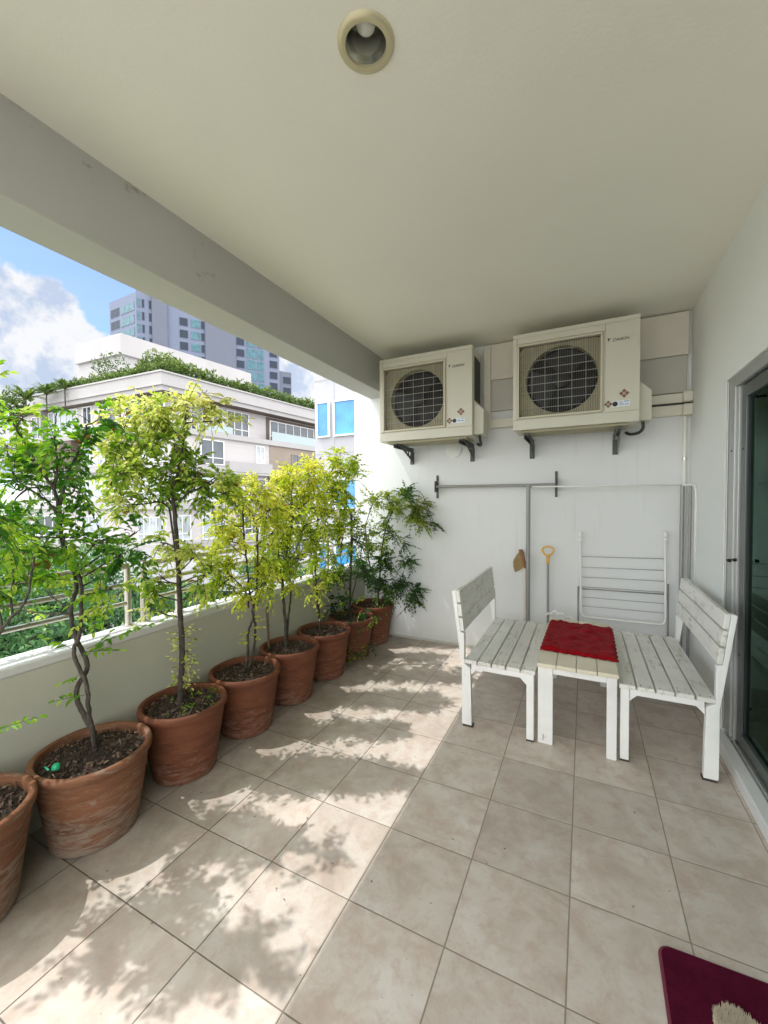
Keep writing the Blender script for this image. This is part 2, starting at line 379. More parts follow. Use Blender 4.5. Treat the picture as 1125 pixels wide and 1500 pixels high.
# ================================================================== THE BALCONY
ZC = 2.736; YB = 3.70; XR = .70; Y0 = -.7
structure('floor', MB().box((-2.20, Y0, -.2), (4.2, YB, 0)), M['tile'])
structure('ceiling', MB().box((-1.755, Y0, ZC), (XR+.2, YB, ZC+.25)), M['ceiling'])
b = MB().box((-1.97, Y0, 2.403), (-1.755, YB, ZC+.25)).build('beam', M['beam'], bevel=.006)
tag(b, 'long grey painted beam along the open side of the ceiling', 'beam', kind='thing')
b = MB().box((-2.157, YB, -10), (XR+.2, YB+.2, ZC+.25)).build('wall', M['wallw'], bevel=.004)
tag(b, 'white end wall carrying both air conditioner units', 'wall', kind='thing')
w2 = MB()
w2.box((XR, 2.87, 0), (XR+.2, YB, ZC)); w2.box((XR, Y0, 2.012), (XR+.2, 2.87, ZC)); w2.box((XR, Y0, 0), (XR+.2, -.6, 2.012))
b = w2.build('wall', M['wallr']); tag(b, 'pale side wall around the sliding glass door', 'wall', kind='thing')
pr = empty('parapet', (-2.125, 1, 0), 'low beige balcony parapet with white cap behind the pots', 'parapet'); pr['kind'] = 'thing'
MB().box((-2.195, Y0, -.2), (-2.05, YB-.002, .675)).build('parapet_wall', M['parapet'], pr).matrix_parent_inverse = Matrix.Translation((2.125, -1, 0))
MB().box((-2.205, Y0, .675), (-2.045, YB-.002, .715)).build('cap', M['cap'], pr, bevel=.008).matrix_parent_inverse = Matrix.Translation((2.125, -1, 0))
# thin dark joint strip at the foot of the end wall
tag(MB().box((-2.05, YB-.012, .0), (XR-.001, YB, .022)).build('skirting', M['board2'], bevel=.003), 'thin grey skirting strip at the foot of the end wall', 'skirting')

# interior behind the sliding door
rm = MB()
rm.box((4.0, -.7, 0), (4.1, 3.7, 2.7)); rm.box((.92, 3.4, 0), (4.0, 3.5, 2.7)); rm.box((.92, -.7, 0), (4.0, -.6, 2.7)); rm.box((.92, -.6, 2.6), (4.0, 3.4, 2.7))
structure('interior', rm, M['interior'])
cu = MB(); n = 160; vs = []
for i in range(n+1):
    y = -.5+3.34*i/n; x = .865+.020*math.sin(i*.62)+.008*math.sin(i*.23)
    vs += [(x, y, .07), (x+.006*math.sin(i*.3), y, 2.005)]
cu.add(vs, [(2*i, 2*i+2, 2*i+3, 2*i+1) for i in range(n)])
o = cu.build('curtain', M['curtain'], smooth=True); o.modifiers.new('thickness', 'SOLIDIFY').thickness = .003
tag(o, 'dark green pleated curtain hanging behind the glass door', 'curtain')

# sliding door
d = empty('sliding_door', (XR+.05, 1.5, 0), 'grey aluminium sliding door with dark glass in the right wall', 'door')
def dpart(mb, name, m, **k):
    o = mb.build(name, m, d, **k); o.matrix_parent_inverse = Matrix.Translation((-XR-.05, -1.5, 0)); return o
fr = MB(); fr.box((XR+.012, 2.765, .076), (XR+.11, 2.868, 2.010)); fr.box((XR+.012, -.598, 1.955), (XR+.11, 2.765, 2.010))
fr.box((XR+.022, 2.735, .076), (XR+.10, 2.763, 1.953)); fr.box((XR+.004, 2.855, .076), (XR+.012, 2.868, 2.009))
dpart(fr, 'door_frame', M['alu'], bevel=.003)
st = MB(); st.box((XR+.032, 2.666, .082), (XR+.075, 2.725, 1.945)); st.box((XR+.032, -.55, 1.88), (XR+.075, 2.664, 1.945)); st.box((XR+.032, -.55, .082), (XR+.075, 2.664, .15)); st.box((XR+.032, .55, .152), (XR+.075, .63, 1.878))
dpart(st, 'door_leaf', M['aludark'], bevel=.003)
dpart(MB().box((XR+.050, .632, .152), (XR+.056, 2.664, 1.878)), 'glass', M['doorglass'])
dpart(MB().box((XR+.050, -.55, .152), (XR+.056, .548, 1.878)), 'glass', M['doorglass'])
g = MB(); g.box((XR+.042, 2.650, .152), (XR+.064, 2.6655, 1.878)); dpart(g, 'seal', M['gasket'])
for y, z in ((2.79, 1.03), (2.70, 1.045)):
    k = MB(); k.tube([(XR+.012, y, z), (XR+.004, y, z), (XR-.002, y-.003, z)], [.009, .009, .007], 12); k.tube([(XR+.002, y-.01, z), (XR+.002, y+.02, z)], .005, 8)
    dpart(k, 'lock', M['gasket'], smooth=True)
for z in (.55, 1.62):
    for y, x in ((2.80, .013), (2.70, .033)): dpart(MB().tube([(XR+x, y, z), (XR+x-.004, y, z)], .005, 8), 'screw', M['gasket'])
sl = MB(); sl.box((XR-.042, -.598, 0), (XR+.012, 2.845, .066)); sl.box((XR+.012, -.598, 0), (XR+.12, 2.868, .055))
dpart(sl, 'sill', M['sill'], bevel=.004)
tr = MB()
for x in (.018, .052, .088): tr.box((XR+x, -.59, .055), (XR+x+.006, 2.76, .082))
dpart(tr, 'track', M['alu'])

# downlight set in the ceiling
lx, ly = -.594, 1.109
dl = empty('downlight', (lx, ly, ZC), 'round recessed downlight with cream ring in the ceiling', 'ceiling light')
MB().lathe([(.060, -.002), (.062, -.010), (.072, -.012), (.083, -.007), (.086, .0), (.060, .0)], n=64, closed=True).build('ring', M['brass'], dl, smooth=True, angle=50)
MB().lathe([(.0605, -.003), (.0605, .0), (.057, .004), (.05, .10), (.045, .13), (.0, .13)], n=64).build('reflector', M['reflector'], dl, smooth=True)
MB().lathe([(0, .030), (.014, .033), (.026, .045), (.031, .062), (.028, .080), (.015, .1), (.013, .13)], n=32).build('bulb', M['bulb'], dl, smooth=True)
# ceiling has to be open there
co = MB().lathe([(0, -.1), (.061, -.1), (.061, .14), (0, .14)], n=64)
def cut_ceiling():
    ce = bpy.data.objects['ceiling']; me = ce.data
    bm = bmesh.new()
    n = 64; z0 = ZC; z1 = ZC+.25; X0, X1, YA, YBk = -1.755, XR+.2, Y0, YB
    ring0 = [bm.verts.new((lx+.0605*math.cos(2*math.pi*k/n), ly+.0605*math.sin(2*math.pi*k/n), z0)) for k in range(n)]
    ring1 = [bm.verts.new((lx+.0605*math.cos(2*math.pi*k/n), ly+.0605*math.sin(2*math.pi*k/n), z0+.15)) for k in range(n)]
    cs = [bm.verts.new(p) for p in ((X1, YBk, z0), (X0, YBk, z0), (X0, YA, z0), (X1, YA, z0))]
    q = n//4
    for k in range(4):
        a = q*k+q//2
        for j in range(q): bm.faces.new((ring0[(a+j) % n], cs[k] if False else cs[(k+1) % 4], ring0[(a+j+1) % n])) if False else None
    # fans: each quarter ring joins to the corner it faces, then the sides
    for k in range(4):
        s = q*k
        for j in range(q): bm.faces.new((ring0[(s+j) % n], ring0[(s+j+1) % n], cs[k]))
        bm.faces.new((ring0[(s+q) % n], cs[(k+1) % 4], cs[k]))
    for k in range(n): bm.faces.new((ring0[k], ring1[k], ring1[(k+1) % n], ring0[(k+1) % n]))
    bm.faces.new(ring1)
    tp = [bm.verts.new((v.co.x, v.co.y, z1)) for v in cs]
    bm.faces.new(tp)
    for k in range(4): bm.faces.new((cs[k], cs[(k+1) % 4], tp[(k+1) % 4], tp[k]))
    bmesh.ops.recalc_face_normals(bm, faces=bm.faces); bm.to_mesh(me); bm.free()
cut_ceiling()

# boards boxed along the top of the end wall, trunking, pipes
tag(MB().box((-.78, YB-.045, 2.416), (.676, YB, ZC-.012)).build('boxing_board', M['board'], bevel=.003), 'beige boxing board right under the ceiling behind the units', 'board')
tag(MB().box((-.76, YB-.028, 2.146), (.668, YB, 2.414)).build('boxing_board', M['board2'], bevel=.003), 'darker lower board behind the right air conditioner', 'board')
p = empty('pipe_trunking', (.5, YB-.03, 2.05), 'cream trunking running from the right air conditioner to the corner', 'trunking')
def child(mb, name, m, par, **k):
    o = mb.build(name, m, par, **k); o.matrix_parent_inverse = Matrix.Translation(-par.location); return o
t = MB(); t.box((.335, YB-.058, 2.068), (.655, YB-.001, 2.136)); child(t, 'duct', M['pvc'], p, bevel=.006)
t = MB(); t.box((.335, YB-.058, 1.978), (.655, YB-.001, 2.052)); child(t, 'duct', M['pvc'], p, bevel=.006)
t = MB(); t.box((.637, YB-.09, 2.066), (XR+.0, YB-.001, 2.145)); t.box((.637, YB-.09, 1.970), (XR, YB-.001, 2.052)); child(t, 'corner_box', M['pvc'], p, bevel=.012)
t = MB(); t.box((.335, YB-.05, 2.05), (.69, YB-.002, 2.068)); child(t, 'dark_gap', M['gasket'], p)  # black strip stands in for the dark gap between the two ducts
tag(MB().box((-.79, YB-.058, 1.996), (-.50, YB-.001, 2.075)).build('pipe_trunking', M['pvc'], bevel=.006), 'short cream trunking between the two air conditioners', 'trunking')
tag(MB().box((-.80, YB-.075, 2.0), (-.74, YB-.046, 2.70)).build('pipe_trunking', M['pvc'], bevel=.006), 'upright cream trunking beside the left air conditioner', 'trunking')
p = empty('drain_pipe', (.668, YB-.02, 0), 'thin white drain pipe down the right corner of the end wall', 'pipe')
child(MB().tube([(.664, YB-.018, 1.972), (.655, YB-.018, .03)], .012, 12), 'pipe', M['whiteplastic'], p, smooth=True, angle=50)
for z in (1.66, .72):
    k = MB(); k.tube([(.6635-.005*(1.7-z), YB-.018, z-.008), (.6635-.005*(1.7-z), YB-.018, z+.008)], .0145, 12); child(k, 'clip', M['steel'], p)
dk = MB(); dk.tube([(-1.09, YB, 1.833), (-1.09, YB-.012, 1.833), (-1.09, YB-.016, 1.833)], [.077, .076, .068], 40)
tag(dk.build('vent_cover', M['wallr'], smooth=True, angle=40), 'round flat white cover on the wall under the left air conditioner', 'vent cover')

# ------------------------------------------------------------------ air conditioner outdoor units
W_, D_, H_ = .838, .30, .728
def text_mesh(name, body, size, m, parent, loc, shear=0):
    cu = bpy.data.curves.new(name, 'FONT'); cu.body = body; cu.size = size; cu.extrude = .0008; cu.shear = shear
    to = bpy.data.objects.new('tmp', cu); C.objects.link(to)
    dg = bpy.context.evaluated_depsgraph_get(); me = bpy.data.meshes.new_from_object(to.evaluated_get(dg)); bpy.data.objects.remove(to)
    me.materials.clear(); me.materials.append(m)
    o = bpy.data.objects.new(name, me); C.objects.link(o); o.parent = parent; o.location = loc; o.rotation_euler = (rad(90), 0, 0); return o
def make_ac(loc, label):
    r = empty('air_conditioner', loc, label, 'air conditioner', 'outdoor air conditioner units on the end wall')
    gx0, gx1, gz0, gz1 = .046, .598, .098, .632
    c = MB()
    # shell without the grille opening
    c.box((0, .004, 0), (W_, D_, .012)); c.box((0, .004, H_-.03), (W_, D_, H_))
    c.box((0, .006, .012), (.012, D_, H_-.03)); c.box((gx1+.02, .006, .012), (W_, D_, H_-.03)); c.box((.012, .12, .012), (gx1+.02, D_, H_-.03))
    c.box((.012, .006, .012), (gx1+.02, .12, gz0-.004)); c.box((.012, .006, gz1+.004), (gx1+.02, .12, H_-.03)); c.box((.012, .006, gz0-.004), (gx0-.004, .12, gz1+.004)); c.box((gx1+.004, .006, gz0-.004), (gx1+.02, .12, gz1+.004))
    c.build('casing', M['acbody'], r, bevel=.0015)
    f_ = MB(); f_.box((0, -.004, H_-.03), (W_, .003, H_)); 
    f_.box((0, -.004, 0), (W_, .005, .075)); f_.box((gx1+.03, -.004, .076), (W_, .005, H_-.031)); f_.box((0, -.004, .076), (.03, .005, H_-.031)); f_.box((.031, -.004, gz1+.02), (gx1+.029, .005, H_-.031))
    f_.build('front_panel', M['acbody'], r, bevel=.003)
    # raised rim of the grille
    g = MB(); a = .014
    g.box((gx0-a, -.012, gz0-a), (gx1+a, .006, gz0)); g.box((gx0-a, -.012, gz1), (gx1+a, .006, gz1+a)); g.box((gx0-a, -.012, gz0+.0005), (gx0, .006, gz1-.0005)); g.box((gx1, -.012, gz0+.0005), (gx1+a, .006, gz1-.0005))
    gr = g.build('grille_frame', M['acframe'], r, bevel=.002)
    # shroud plate with the round fan opening
    cx, cz, rf = .338, .366, .247
    s = MB(); n = 64; pin = []; pout = []
    for k in range(n):
        th = 2*math.pi*k/n; cc, ss = math.cos(th), math.sin(th); pin.append((cx+rf*cc, .05, cz+rf*ss))
        q = min(((gx1-cx) if cc > 0 else (cx-gx0))/max(abs(cc), 1e-6), ((gz1-cz) if ss > 0 else (cz-gz0))/max(abs(ss), 1e-6)); pout.append((cx+q*cc, .04, cz+q*ss))
    back = [(x, .118, z) for x, _, z in pin]
    s.add(pin+pout+back, [(k, (k+1) % n, n+(k+1) % n, n+k) for k in range(n)]+[(k, 2*n+k, 2*n+(k+1) % n, (k+1) % n) for k in range(n)])
    s.build('shroud', M['acback'], r)
    fb = MB(); fb.tube([(cx, .1195, cz), (cx, .1165, cz)], rf-.001, 64); fn = fb.build('fan', M['fanhole'], r)
    bl = MB()
    for k in range(3):
        th0 = 2*math.pi*k/3+.4; rows = []
        for j in range(9):
            th = th0+1.5*j/8
            rows += [(cx+.06*math.cos(th), .075+.03*j/8, cz+.06*math.sin(th)), (cx+.225*math.cos(th+.25), .07+.04*j/8, cz+.225*math.sin(th+.25))]
        bl.add(rows, [(2*j, 2*j+2, 2*j+3, 2*j+1) for j in range(8)])
    bl.build('fan_blade', M['fandark'], fn, smooth=True)
    MB().tube([(cx, .115, cz), (cx, .06, cz), (cx, .05, cz)], [.062, .062, .045], 24).build('hub', M['fandark'], fn, smooth=True, angle=40)
    wi = MB()
    for k in range(1, 9):
        z = gz0+(gz1-gz0)*k/9; wi.tube([(gx0, .002, z), (gx1, .002, z)], .0026, 6)
    for k in range(1, 6):
        x = gx0+(gx1-gx0)*k/6; wi.tube([(x, .006, gz0), (x, .006, gz1)], .0022, 6)
    wi.build('grille', M['wire'], gr)
    wd = MB()
    for k in range(1, 36):
        if k % 6: x = gx0+(gx1-gx0)*k/36; wd.tube([(x, .012, gz0), (x, .012, gz1)], .0013, 4)
    wd.build('grille', M['wiredark'], gr)
    # prints
    lg = text_mesh('logo', 'DAIKIN', .030, M['ink'], r, (.672, -.0045, .566), .25)
    tri = MB(); tri.add([(.640, -.0055, .590), (.664, -.0055, .590), (.652, -.0055, .583), (.648, -.0055, .566)], [(0, 2, 1), (0, 3, 2)]); tri.build('emblem', M['ink'], r)
    sk = MB(); sk.box((.672, -.0052, .108), (.780, -.0035, .150)); so = sk.build('sticker', M['sticker'], r)
    q = MB(); q.tube([(.690, -.0052, .129), (.690, -.0062, .129)], .017, 28); q.build('dot', M['ink'], so)
    q = MB()
    for (x0, x1, z) in ((.720, .735, .136), (.745, .775, .140), (.716, .745, .122), (.750, .772, .120)): q.box((x0, -.0062, z), (x1, -.0050, z+.005))
    q.build('print', M['stickblue'], so)
    for (x, z, sz) in ((.745, .198, .028), (.648, .132, .023)):
        q = MB()
        for (dx, dz) in ((0, .62), (0, -.62), (.62, 0), (-.62, 0)):
            h = sz*.52
            q.add([(x+dx*sz-h, -.0056, z+dz*sz), (x+dx*sz, -.0056, z+dz*sz-h), (x+dx*sz+h, -.0056, z+dz*sz), (x+dx*sz, -.0056, z+dz*sz+h)], [(0, 1, 2, 3)])
        q.build('warning_mark', M['stickred'], r)
    for x in (.22, .55): MB().tube([(x, -.002, .03), (x, -.0055, .03)], .005, 10).build('screw', M['acframe'], r)
    # side: dark coil opening, valve cover
    sd = MB(); sd.box((W_-.002, .07, .30), (W_+.002, .27, .66)); sd.build('side_coil', M['acdark'], r)
    v = MB(); v.prism([(W_, .05, .012), (W_+.078, .06, .012), (W_+.078, .06, .215), (W_+.002, .05, .285)], (0, .2, 0)); v.build('valve_cover', M['acbody'], r, bevel=.005)
    hs_ = MB(); hs_.tube(spline([Vector((W_+.03, .12, .02)), Vector((W_+.035, .13, -.03)), Vector((W_+.02, .22, -.05)), Vector((W_-.02, .36, -.04)), Vector((W_-.05, .395, -.02))], 6), .011, 10); hs_.build('hose', M['acdark'], r, smooth=True)
    bt = MB(); bt.box((.06, .03, -.018), (W_-.06, D_-.03, -.001)); bt.build('base_tray', M['acback'], r)
    return r
make_ac((-1.656, 3.300, 1.893), 'cream outdoor unit on the left, next to the beam')
make_ac((-.500, 3.300, 1.902), 'cream outdoor unit on the right, nearer the glass door')
def bracket(x, label, m=None):
    r = empty('wall_bracket', (x, YB, 1.87), label, 'bracket', 'steel brackets under the air conditioners')
    zt = 0
    arm = MB(); arm.box((-.018, -.40, zt-.006), (.018, 0, zt)); arm.box((-.018, -.40, zt-.035), (-.013, -.001, zt-.007)); arm.build('arm', M['dksteel'], r)
    pl = MB(); pl.box((-.02, -.006, -.155), (.02, 0, -.037)); pl.build('wall_plate', M['dksteel'], r)
    # gusset with three round holes: cells of a triangular plate
    g = MB(); T = .003; x0 = .013
    def zb(y): return -.012-.135*((y+.34)/.334) if y > -.34 else -.012
    holes = [(-.095, -.055, .020), (-.155, -.042, .016), (-.205, -.033, .011)]
    ys = [-.006, -.07, -.128, -.182, -.235, -.34]
    for i in range(5):
        y1, y0 = ys[i], ys[i+1]
        ho = holes[i-1] if 1 <= i <= 3 else None
        poly = [(y0, 0-.007), (y1, -.007), (y1, zb(y1)), (y0, zb(y0))]
        if not ho: g.prism([(x0, y, z) for y, z in poly], (T, 0, 0)); continue
        hy, hz, hr = (y0+y1)/2, (zb((y0+y1)/2)-.007)/2, ho[2]
        n = 24; inn = []; outp = []
        for k in range(n):
            th = 2*math.pi*k/n; cc, ss = math.cos(th), math.sin(th); inn.append((hy+hr*cc, hz+hr*ss))
            t = 0
            q = 1e9
            for j in range(4):
                (ay, az), (by, bz) = poly[j], poly[(j+1) % 4]; ey, ez = by-ay, bz-az
                den = cc*ez-ss*ey
                if abs(den) > 1e-9:
                    tt = ((ay-hy)*ez-(az-hz)*ey)/den; uu = ((ay-hy)*ss-(az-hz)*cc)/den
                    if tt > 0 and -1e-6 <= uu <= 1+1e-6: q = min(q, tt)
            outp.append((hy+q*cc, hz+q*ss))
        vs = [(x0, y, z) for y, z in inn+outp]+[(x0+T, y, z) for y, z in inn+outp]
        fs = []
        for k in range(n):
            k2 = (k+1) % n; fs += [(k, k2, n+k2, n+k), (2*n+k, 3*n+k, 3*n+k2, 2*n+k2), (k, 2*n+k, 2*n+k2, k2)]
        g.add(vs, fs)
    g.build('gusset', m or M['dksteel'], r)
    return r
bracket(-1.507, 'dark bracket with round holes at the left end of the left unit')
bracket(-.915, 'dark bracket at the right end of the left unit')
bracket(-.402, 'dark bracket at the left end of the right unit')
bracket(.218, 'grey bracket at the right end of the right unit', M['greymetal'])

# ------------------------------------------------------------------ rail, racks and tools on the end wall
p = empty('wall_rail', (-.73, YB, 1.49), 'grey clothes rail between two dark plates on the end wall', 'clothes rail')
for x, n_ in ((-1.25, 'plate'), (-.21, 'plate')):
    k = MB(); k.box((x-.010, YB-.012, 1.385), (x+.010, YB, 1.60)); k.box((x-.004, YB-.085, 1.44), (x+.004, YB-.012, 1.545)); child(k, n_, M['dksteel'], p, bevel=.002)
k = MB(); k.tube([(-1.246, YB-.055, 1.492), (-.214, YB-.055, 1.488)], .012, 12); child(k, 'bar', M['greymetal'], p, smooth=True, angle=50)

p = empty('garment_rack', (.1, 3.56, 0), 'tall folding garment rack of thin grey and white tube', 'clothes rack')
yr = 3.555
a0 = onY(774, 713, yr); a1 = onY(1001, 711, yr)
k = MB(); k.tube([(a0.x, yr, a0.z+.01), (a0.x-.002, yr, .02)], .0165, 14); child(k, 'post', M['greymetal'], p, smooth=True, angle=50)
k = MB(); k.tube([(a0.x+.012, yr+.012, a0.z), (a1.x, yr, a1.z+.002)], .0065, 10); child(k, 'top_bar', M['whitemetal'], p, smooth=True)
def rackpost(x, zt, y, r_, m):
    k = MB(); k.tube([(x, y, zt), (x-.004, y, .02)], r_, 12); child(k, 'post', m, p, smooth=True, angle=50)
rackpost(a1.x-.004, a1.z+.004, yr, .0135, M['greymetal'])
rackpost(a1.x+.038, a1.z-.004, yr-.02, .010, M['greymetal'])
k = MB(); k.tube([(a1.x-.004, yr-.01, a1.z), (a1.x+.03, yr-.03, a1.z+.004), (a1.x+.056, yr-.05, a1.z-.004), (a1.x+.062, yr-.055, a1.z-.04), (a1.x+.060, yr-.055, .70)], .007, 10); child(k, 'side_hoop', M['whitemetal'], p, smooth=True)
k = MB(); k.tube([(a1.x-.1, yr, .022), (XR-.03, yr, .022)], .012, 10); child(k, 'foot', M['greymetal'], p); k = MB(); k.tube([(a0.x-.03, yr-.06, .018), (a0.x+.03, yr+.06, .018)], .012, 10); child(k, 'foot', M['greymetal'], p)

p = empty('drying_rack', (.27, 3.6, .4), 'folded white wire drying rack leaning on the end wall', 'drying rack')
def dr(u, v, y): return onY(u, v, y)
yt, yb_ = 3.655, 3.60
tl, trr = dr(850, 783, yt), dr(974.5, 783, yt); bl_, br_ = dr(851, 903, yb_), dr(975, 916, yb_)
def lerp(a, b, t): return a+(b-a)*t
U = [tl, lerp(tl, bl_, .5), lerp(tl, bl_, .90)]
for k_ in range(1, 6):
    t = k_/6; U.append(lerp(lerp(tl, bl_, .90+.10*t), lerp(bl_, br_, .07*t), t))
U.append(lerp(bl_, br_, .07)); U.append(lerp(bl_, br_, .93))
for k_ in range(1, 6):
    t = k_/6; U.append(lerp(lerp(bl_, br_, .93+.07*t), lerp(br_, trr, .09*t), t))
U += [lerp(br_, trr, .09), lerp(trr, br_, .5), trr]
child(MB().tube(U, .0085, 12), 'frame', M['whitemetal'], p, smooth=True)
k = MB()
for t in (.27, .40, .52, .64, .765, .87):
    k.tube([lerp(tl, bl_, t)+Vector((0, .004, 0)), lerp(trr, br_, t)+Vector((0, .004, 0))], .0028, 8)
child(k, 'wire', M['wiregrey'], p, smooth=True)
k = MB(); k.tube([lerp(tl, bl_, .665)+Vector((-.014, .012, 0)), lerp(trr, br_, .665)+Vector((.012, .012, 0))], .005, 8); child(k, 'brace', M['greymetal'], p, smooth=True)
for e_, sx_, t_, w_ in ((tl, -.018, .64, bl_), (trr, .018, .55, br_)):
    k = MB(); k.tube([lerp(e_, w_, t_)+Vector((sx_, .014, 0)), w_+Vector((sx_, .014, -.34))], .007, 8); child(k, 'leg', M['greymetal'], p, smooth=True)
for q in (tl, trr):
    k = MB(); k.box((q.x-.013, q.y-.014, q.z-.02), (q.x+.013, q.y+.014, q.z+.028)); k.box((q.x-.011, q.y-.02, q.z-.055), (q.x+.011, q.y+.010, q.z-.022)); child(k, 'hook', M['whiteplastic'], p, bevel=.006)

p = empty('broom', (-.45, 3.6, .0), 'upturned broom with tan bristles and pale handle against the end wall', 'broom')
k = MB(); k.tube([(-.437, 3.58, .03), (-.450, 3.60, .80)], .011, 12); child(k, 'handle', M['palewood'], p, smooth=True, angle=50)
k = MB(); k.prism([(-.432, 3.585, .785), (-.452, 3.585, .785), (-.492, 3.585, .935), (-.472, 3.585, .945), (-.456, 3.585, .92)], (0, .045, 0)); child(k, 'block', M['brushwood'], p, bevel=.006)
k = MB()
for i in range(260):
    t = R.random(); s0 = Vector((-.453-.036*t, 3.585+.045*R.random(), .795+.14*t))
    spread = (t-.45)
    e = s0+Vector((-.050*math.sin(math.pi*min(1, .25+t*.9))-.012*R.random()-.028*(1-t), R.uniform(-.012, .012), -.045*(1-t)**2+.012*t))*(1-.35*max(0, t-.5))
    k.tube([s0, e], [.0035, .0022], 4)
child(k, 'bristles', M['brush'], p)

p = empty('dustpan', (-.265, 3.6, .0), 'long handled white dustpan with a yellow loop grip', 'dustpan')
xs = -.265
k = MB(); k.tube([(xs, 3.60, .845), (xs+.003, 3.58, .06)], .0095, 12); child(k, 'pole', M['greymetal'], p, smooth=True, angle=50)
k = MB(); k.tube([(xs, 3.60, .835), (xs, 3.60, .90)], .012, 12)
loop = []
for i in range(25):
    a = 2*math.pi*i/24; ry = .043; sx_ = 1.0+.12*math.sin(a)
    loop.append((xs+ry*sx_*math.cos(a), 3.60, .945+.040*math.sin(a)*(1.0 if math.sin(a) < 0 else .8)))
k.tube(loop, .0075, 8, caps=False); child(k, 'grip', M['yellow'], p, smooth=True)
k = MB(); k.prism([(xs-.13, 3.45, .02), (xs+.13, 3.45, .02), (xs+.11, 3.62, .10), (xs-.11, 3.62, .10)], (0, .004, .012)); k.prism([(xs-.11, 3.62, .02), (xs+.11, 3.62, .02), (xs+.10, 3.625, .12), (xs-.10, 3.625, .12)], (0, .006, 0)); child(k, 'scoop', M['whiteplastic'], p)
# coil of white cord lying over the back edge of the table
k = MB(); pts = []
q0 = onY(787, 903, 3.40)
for i in range(40):
    t = i/39; pts.append((-.262+.20*t, 3.375+.02*math.sin(t*9), .462+.038*math.sin(math.pi*min(1, t*1.25))+.008*math.sin(t*25)))
k.tube(pts, .006, 8); pts2 = [(x+.008*math.sin(i), y+.012, z-.012*abs(math.sin(i*.12))) for i, (x, y, z) in enumerate(pts)]
k.tube(pts2, .005, 8)
tag(k.build('cord', M['whiteplastic'], smooth=True), 'loose white cord lying at the back edge of the table', 'cord')

# ------------------------------------------------------------------ benches and table
def make_bench():
    r = empty('bench', (0, 0, 0), 'x', 'bench')
    Lh = .49; zs = .405
    # local +x is the front of the seat
    s = MB(); xs0, xs1, n = -.205, .196, 5; wdt = (xs1-xs0-.010*(n-1))/n
    for i in range(n):
        x0 = xs0+i*(wdt+.010); j = R.uniform(-.004, .004)
        s.box((x0, -Lh+j, zs-.021), (x0+wdt, Lh+R.uniform(-.004, .004), zs+R.uniform(-.0015, .0015)))
    for i in range(n):
        for yy in (-Lh+.022, Lh-.022):
            for q in (.22, .78):
                xx = xs0+i*(wdt+.010)+wdt*q; s.tube([(xx, yy, zs-.002), (xx, yy, zs+.0022)], .0035, 8, 1)
    s.build('seat', [M['bench'], M['rust']], r, bevel=.003)
    def bx(z):   # inner face of the reclined back
        return -.206-(z-.575)*.12
    k = MB()
    for z0, z1 in ((.578, .655), (.665, .739), (.749, .822)):
        k.hexa([(bx(z0)-.022, -Lh, z0), (bx(z0), -Lh, z0), (bx(z0), Lh, z0), (bx(z0)-.022, Lh, z0), (bx(z1)-.022, -Lh, z1), (bx(z1), -Lh, z1), (bx(z1), Lh, z1), (bx(z1)-.022, Lh, z1)])
    k.build('backrest', M['bench'], r, bevel=.003)
    for sy in (-1, 1):
        y0, y1 = (-Lh+.001, -Lh+.038) if sy < 0 else (Lh-.038, Lh-.001)
        prof = [(-.162, 0), (-.214, 0), (-.222, .02), (-.222, .36), (-.236, .46), (bx(.815)-.048, .815), (bx(.822)-.0235, .822), (bx(.57)-.0235, .572), (bx(.565)-.002, .565), (-.206, .44), (-.206, .382), (-.170, .36), (-.165, .2)]
        l = MB(); l.prism([(x, y0, z) for x, z in prof], (0, y1-y0, 0)); lo = l.build('leg', M['benchleg'], r, bevel=.003)
        f0 = MB(); f0.box((-.216, y0-.0005, .0005), (-.157, y1+.0005, .012)); f0.build('foot', M['foot'], lo)
        l = MB(); l.box((.150, y0, 0), (.190, y1, zs-.0225)); lo = l.build('leg', M['benchleg'], r, bevel=.003)
        f0 = MB(); f0.box((.149, y0-.0005, .0005), (.191, y1+.0005, .010)); f0.build('foot', M['foot'], lo)
        a = MB(); a.box((-.164, y0+.004, zs-.052), (.149, y1-.008, zs-.0225))
        for x, sg in ((.149, -1), (-.166, 1)): a.prism([(x, y0+.006, zs-.0525), (x+sg*.035, y0+.006, zs-.0525), (x, y0+.006, zs-.088)], (0, .02, 0))
        a.build('apron', M['benchleg'], r, bevel=.002)
    a = MB(); a.box((.155, -Lh+.039, zs-.06), (.178, Lh-.039, zs-.0225)); a.box((-.20, -Lh+.039, zs-.06), (-.178, Lh-.039, zs-.0225)); a.build('apron', M['benchleg'], r, bevel=.002)
    return r
b1 = make_bench(); b1.location = (-.437, 2.878, 0); tag(b1, 'weathered white slatted bench nearer the potted trees', 'bench', 'white slatted wooden benches')
b2 = copy_tree(b1); b2.location = (.366, 2.908, 0); b2.rotation_euler = (0, 0, math.pi); tag(b2, 'weathered white slatted bench with its back to the glass door', 'bench', 'white slatted wooden benches')

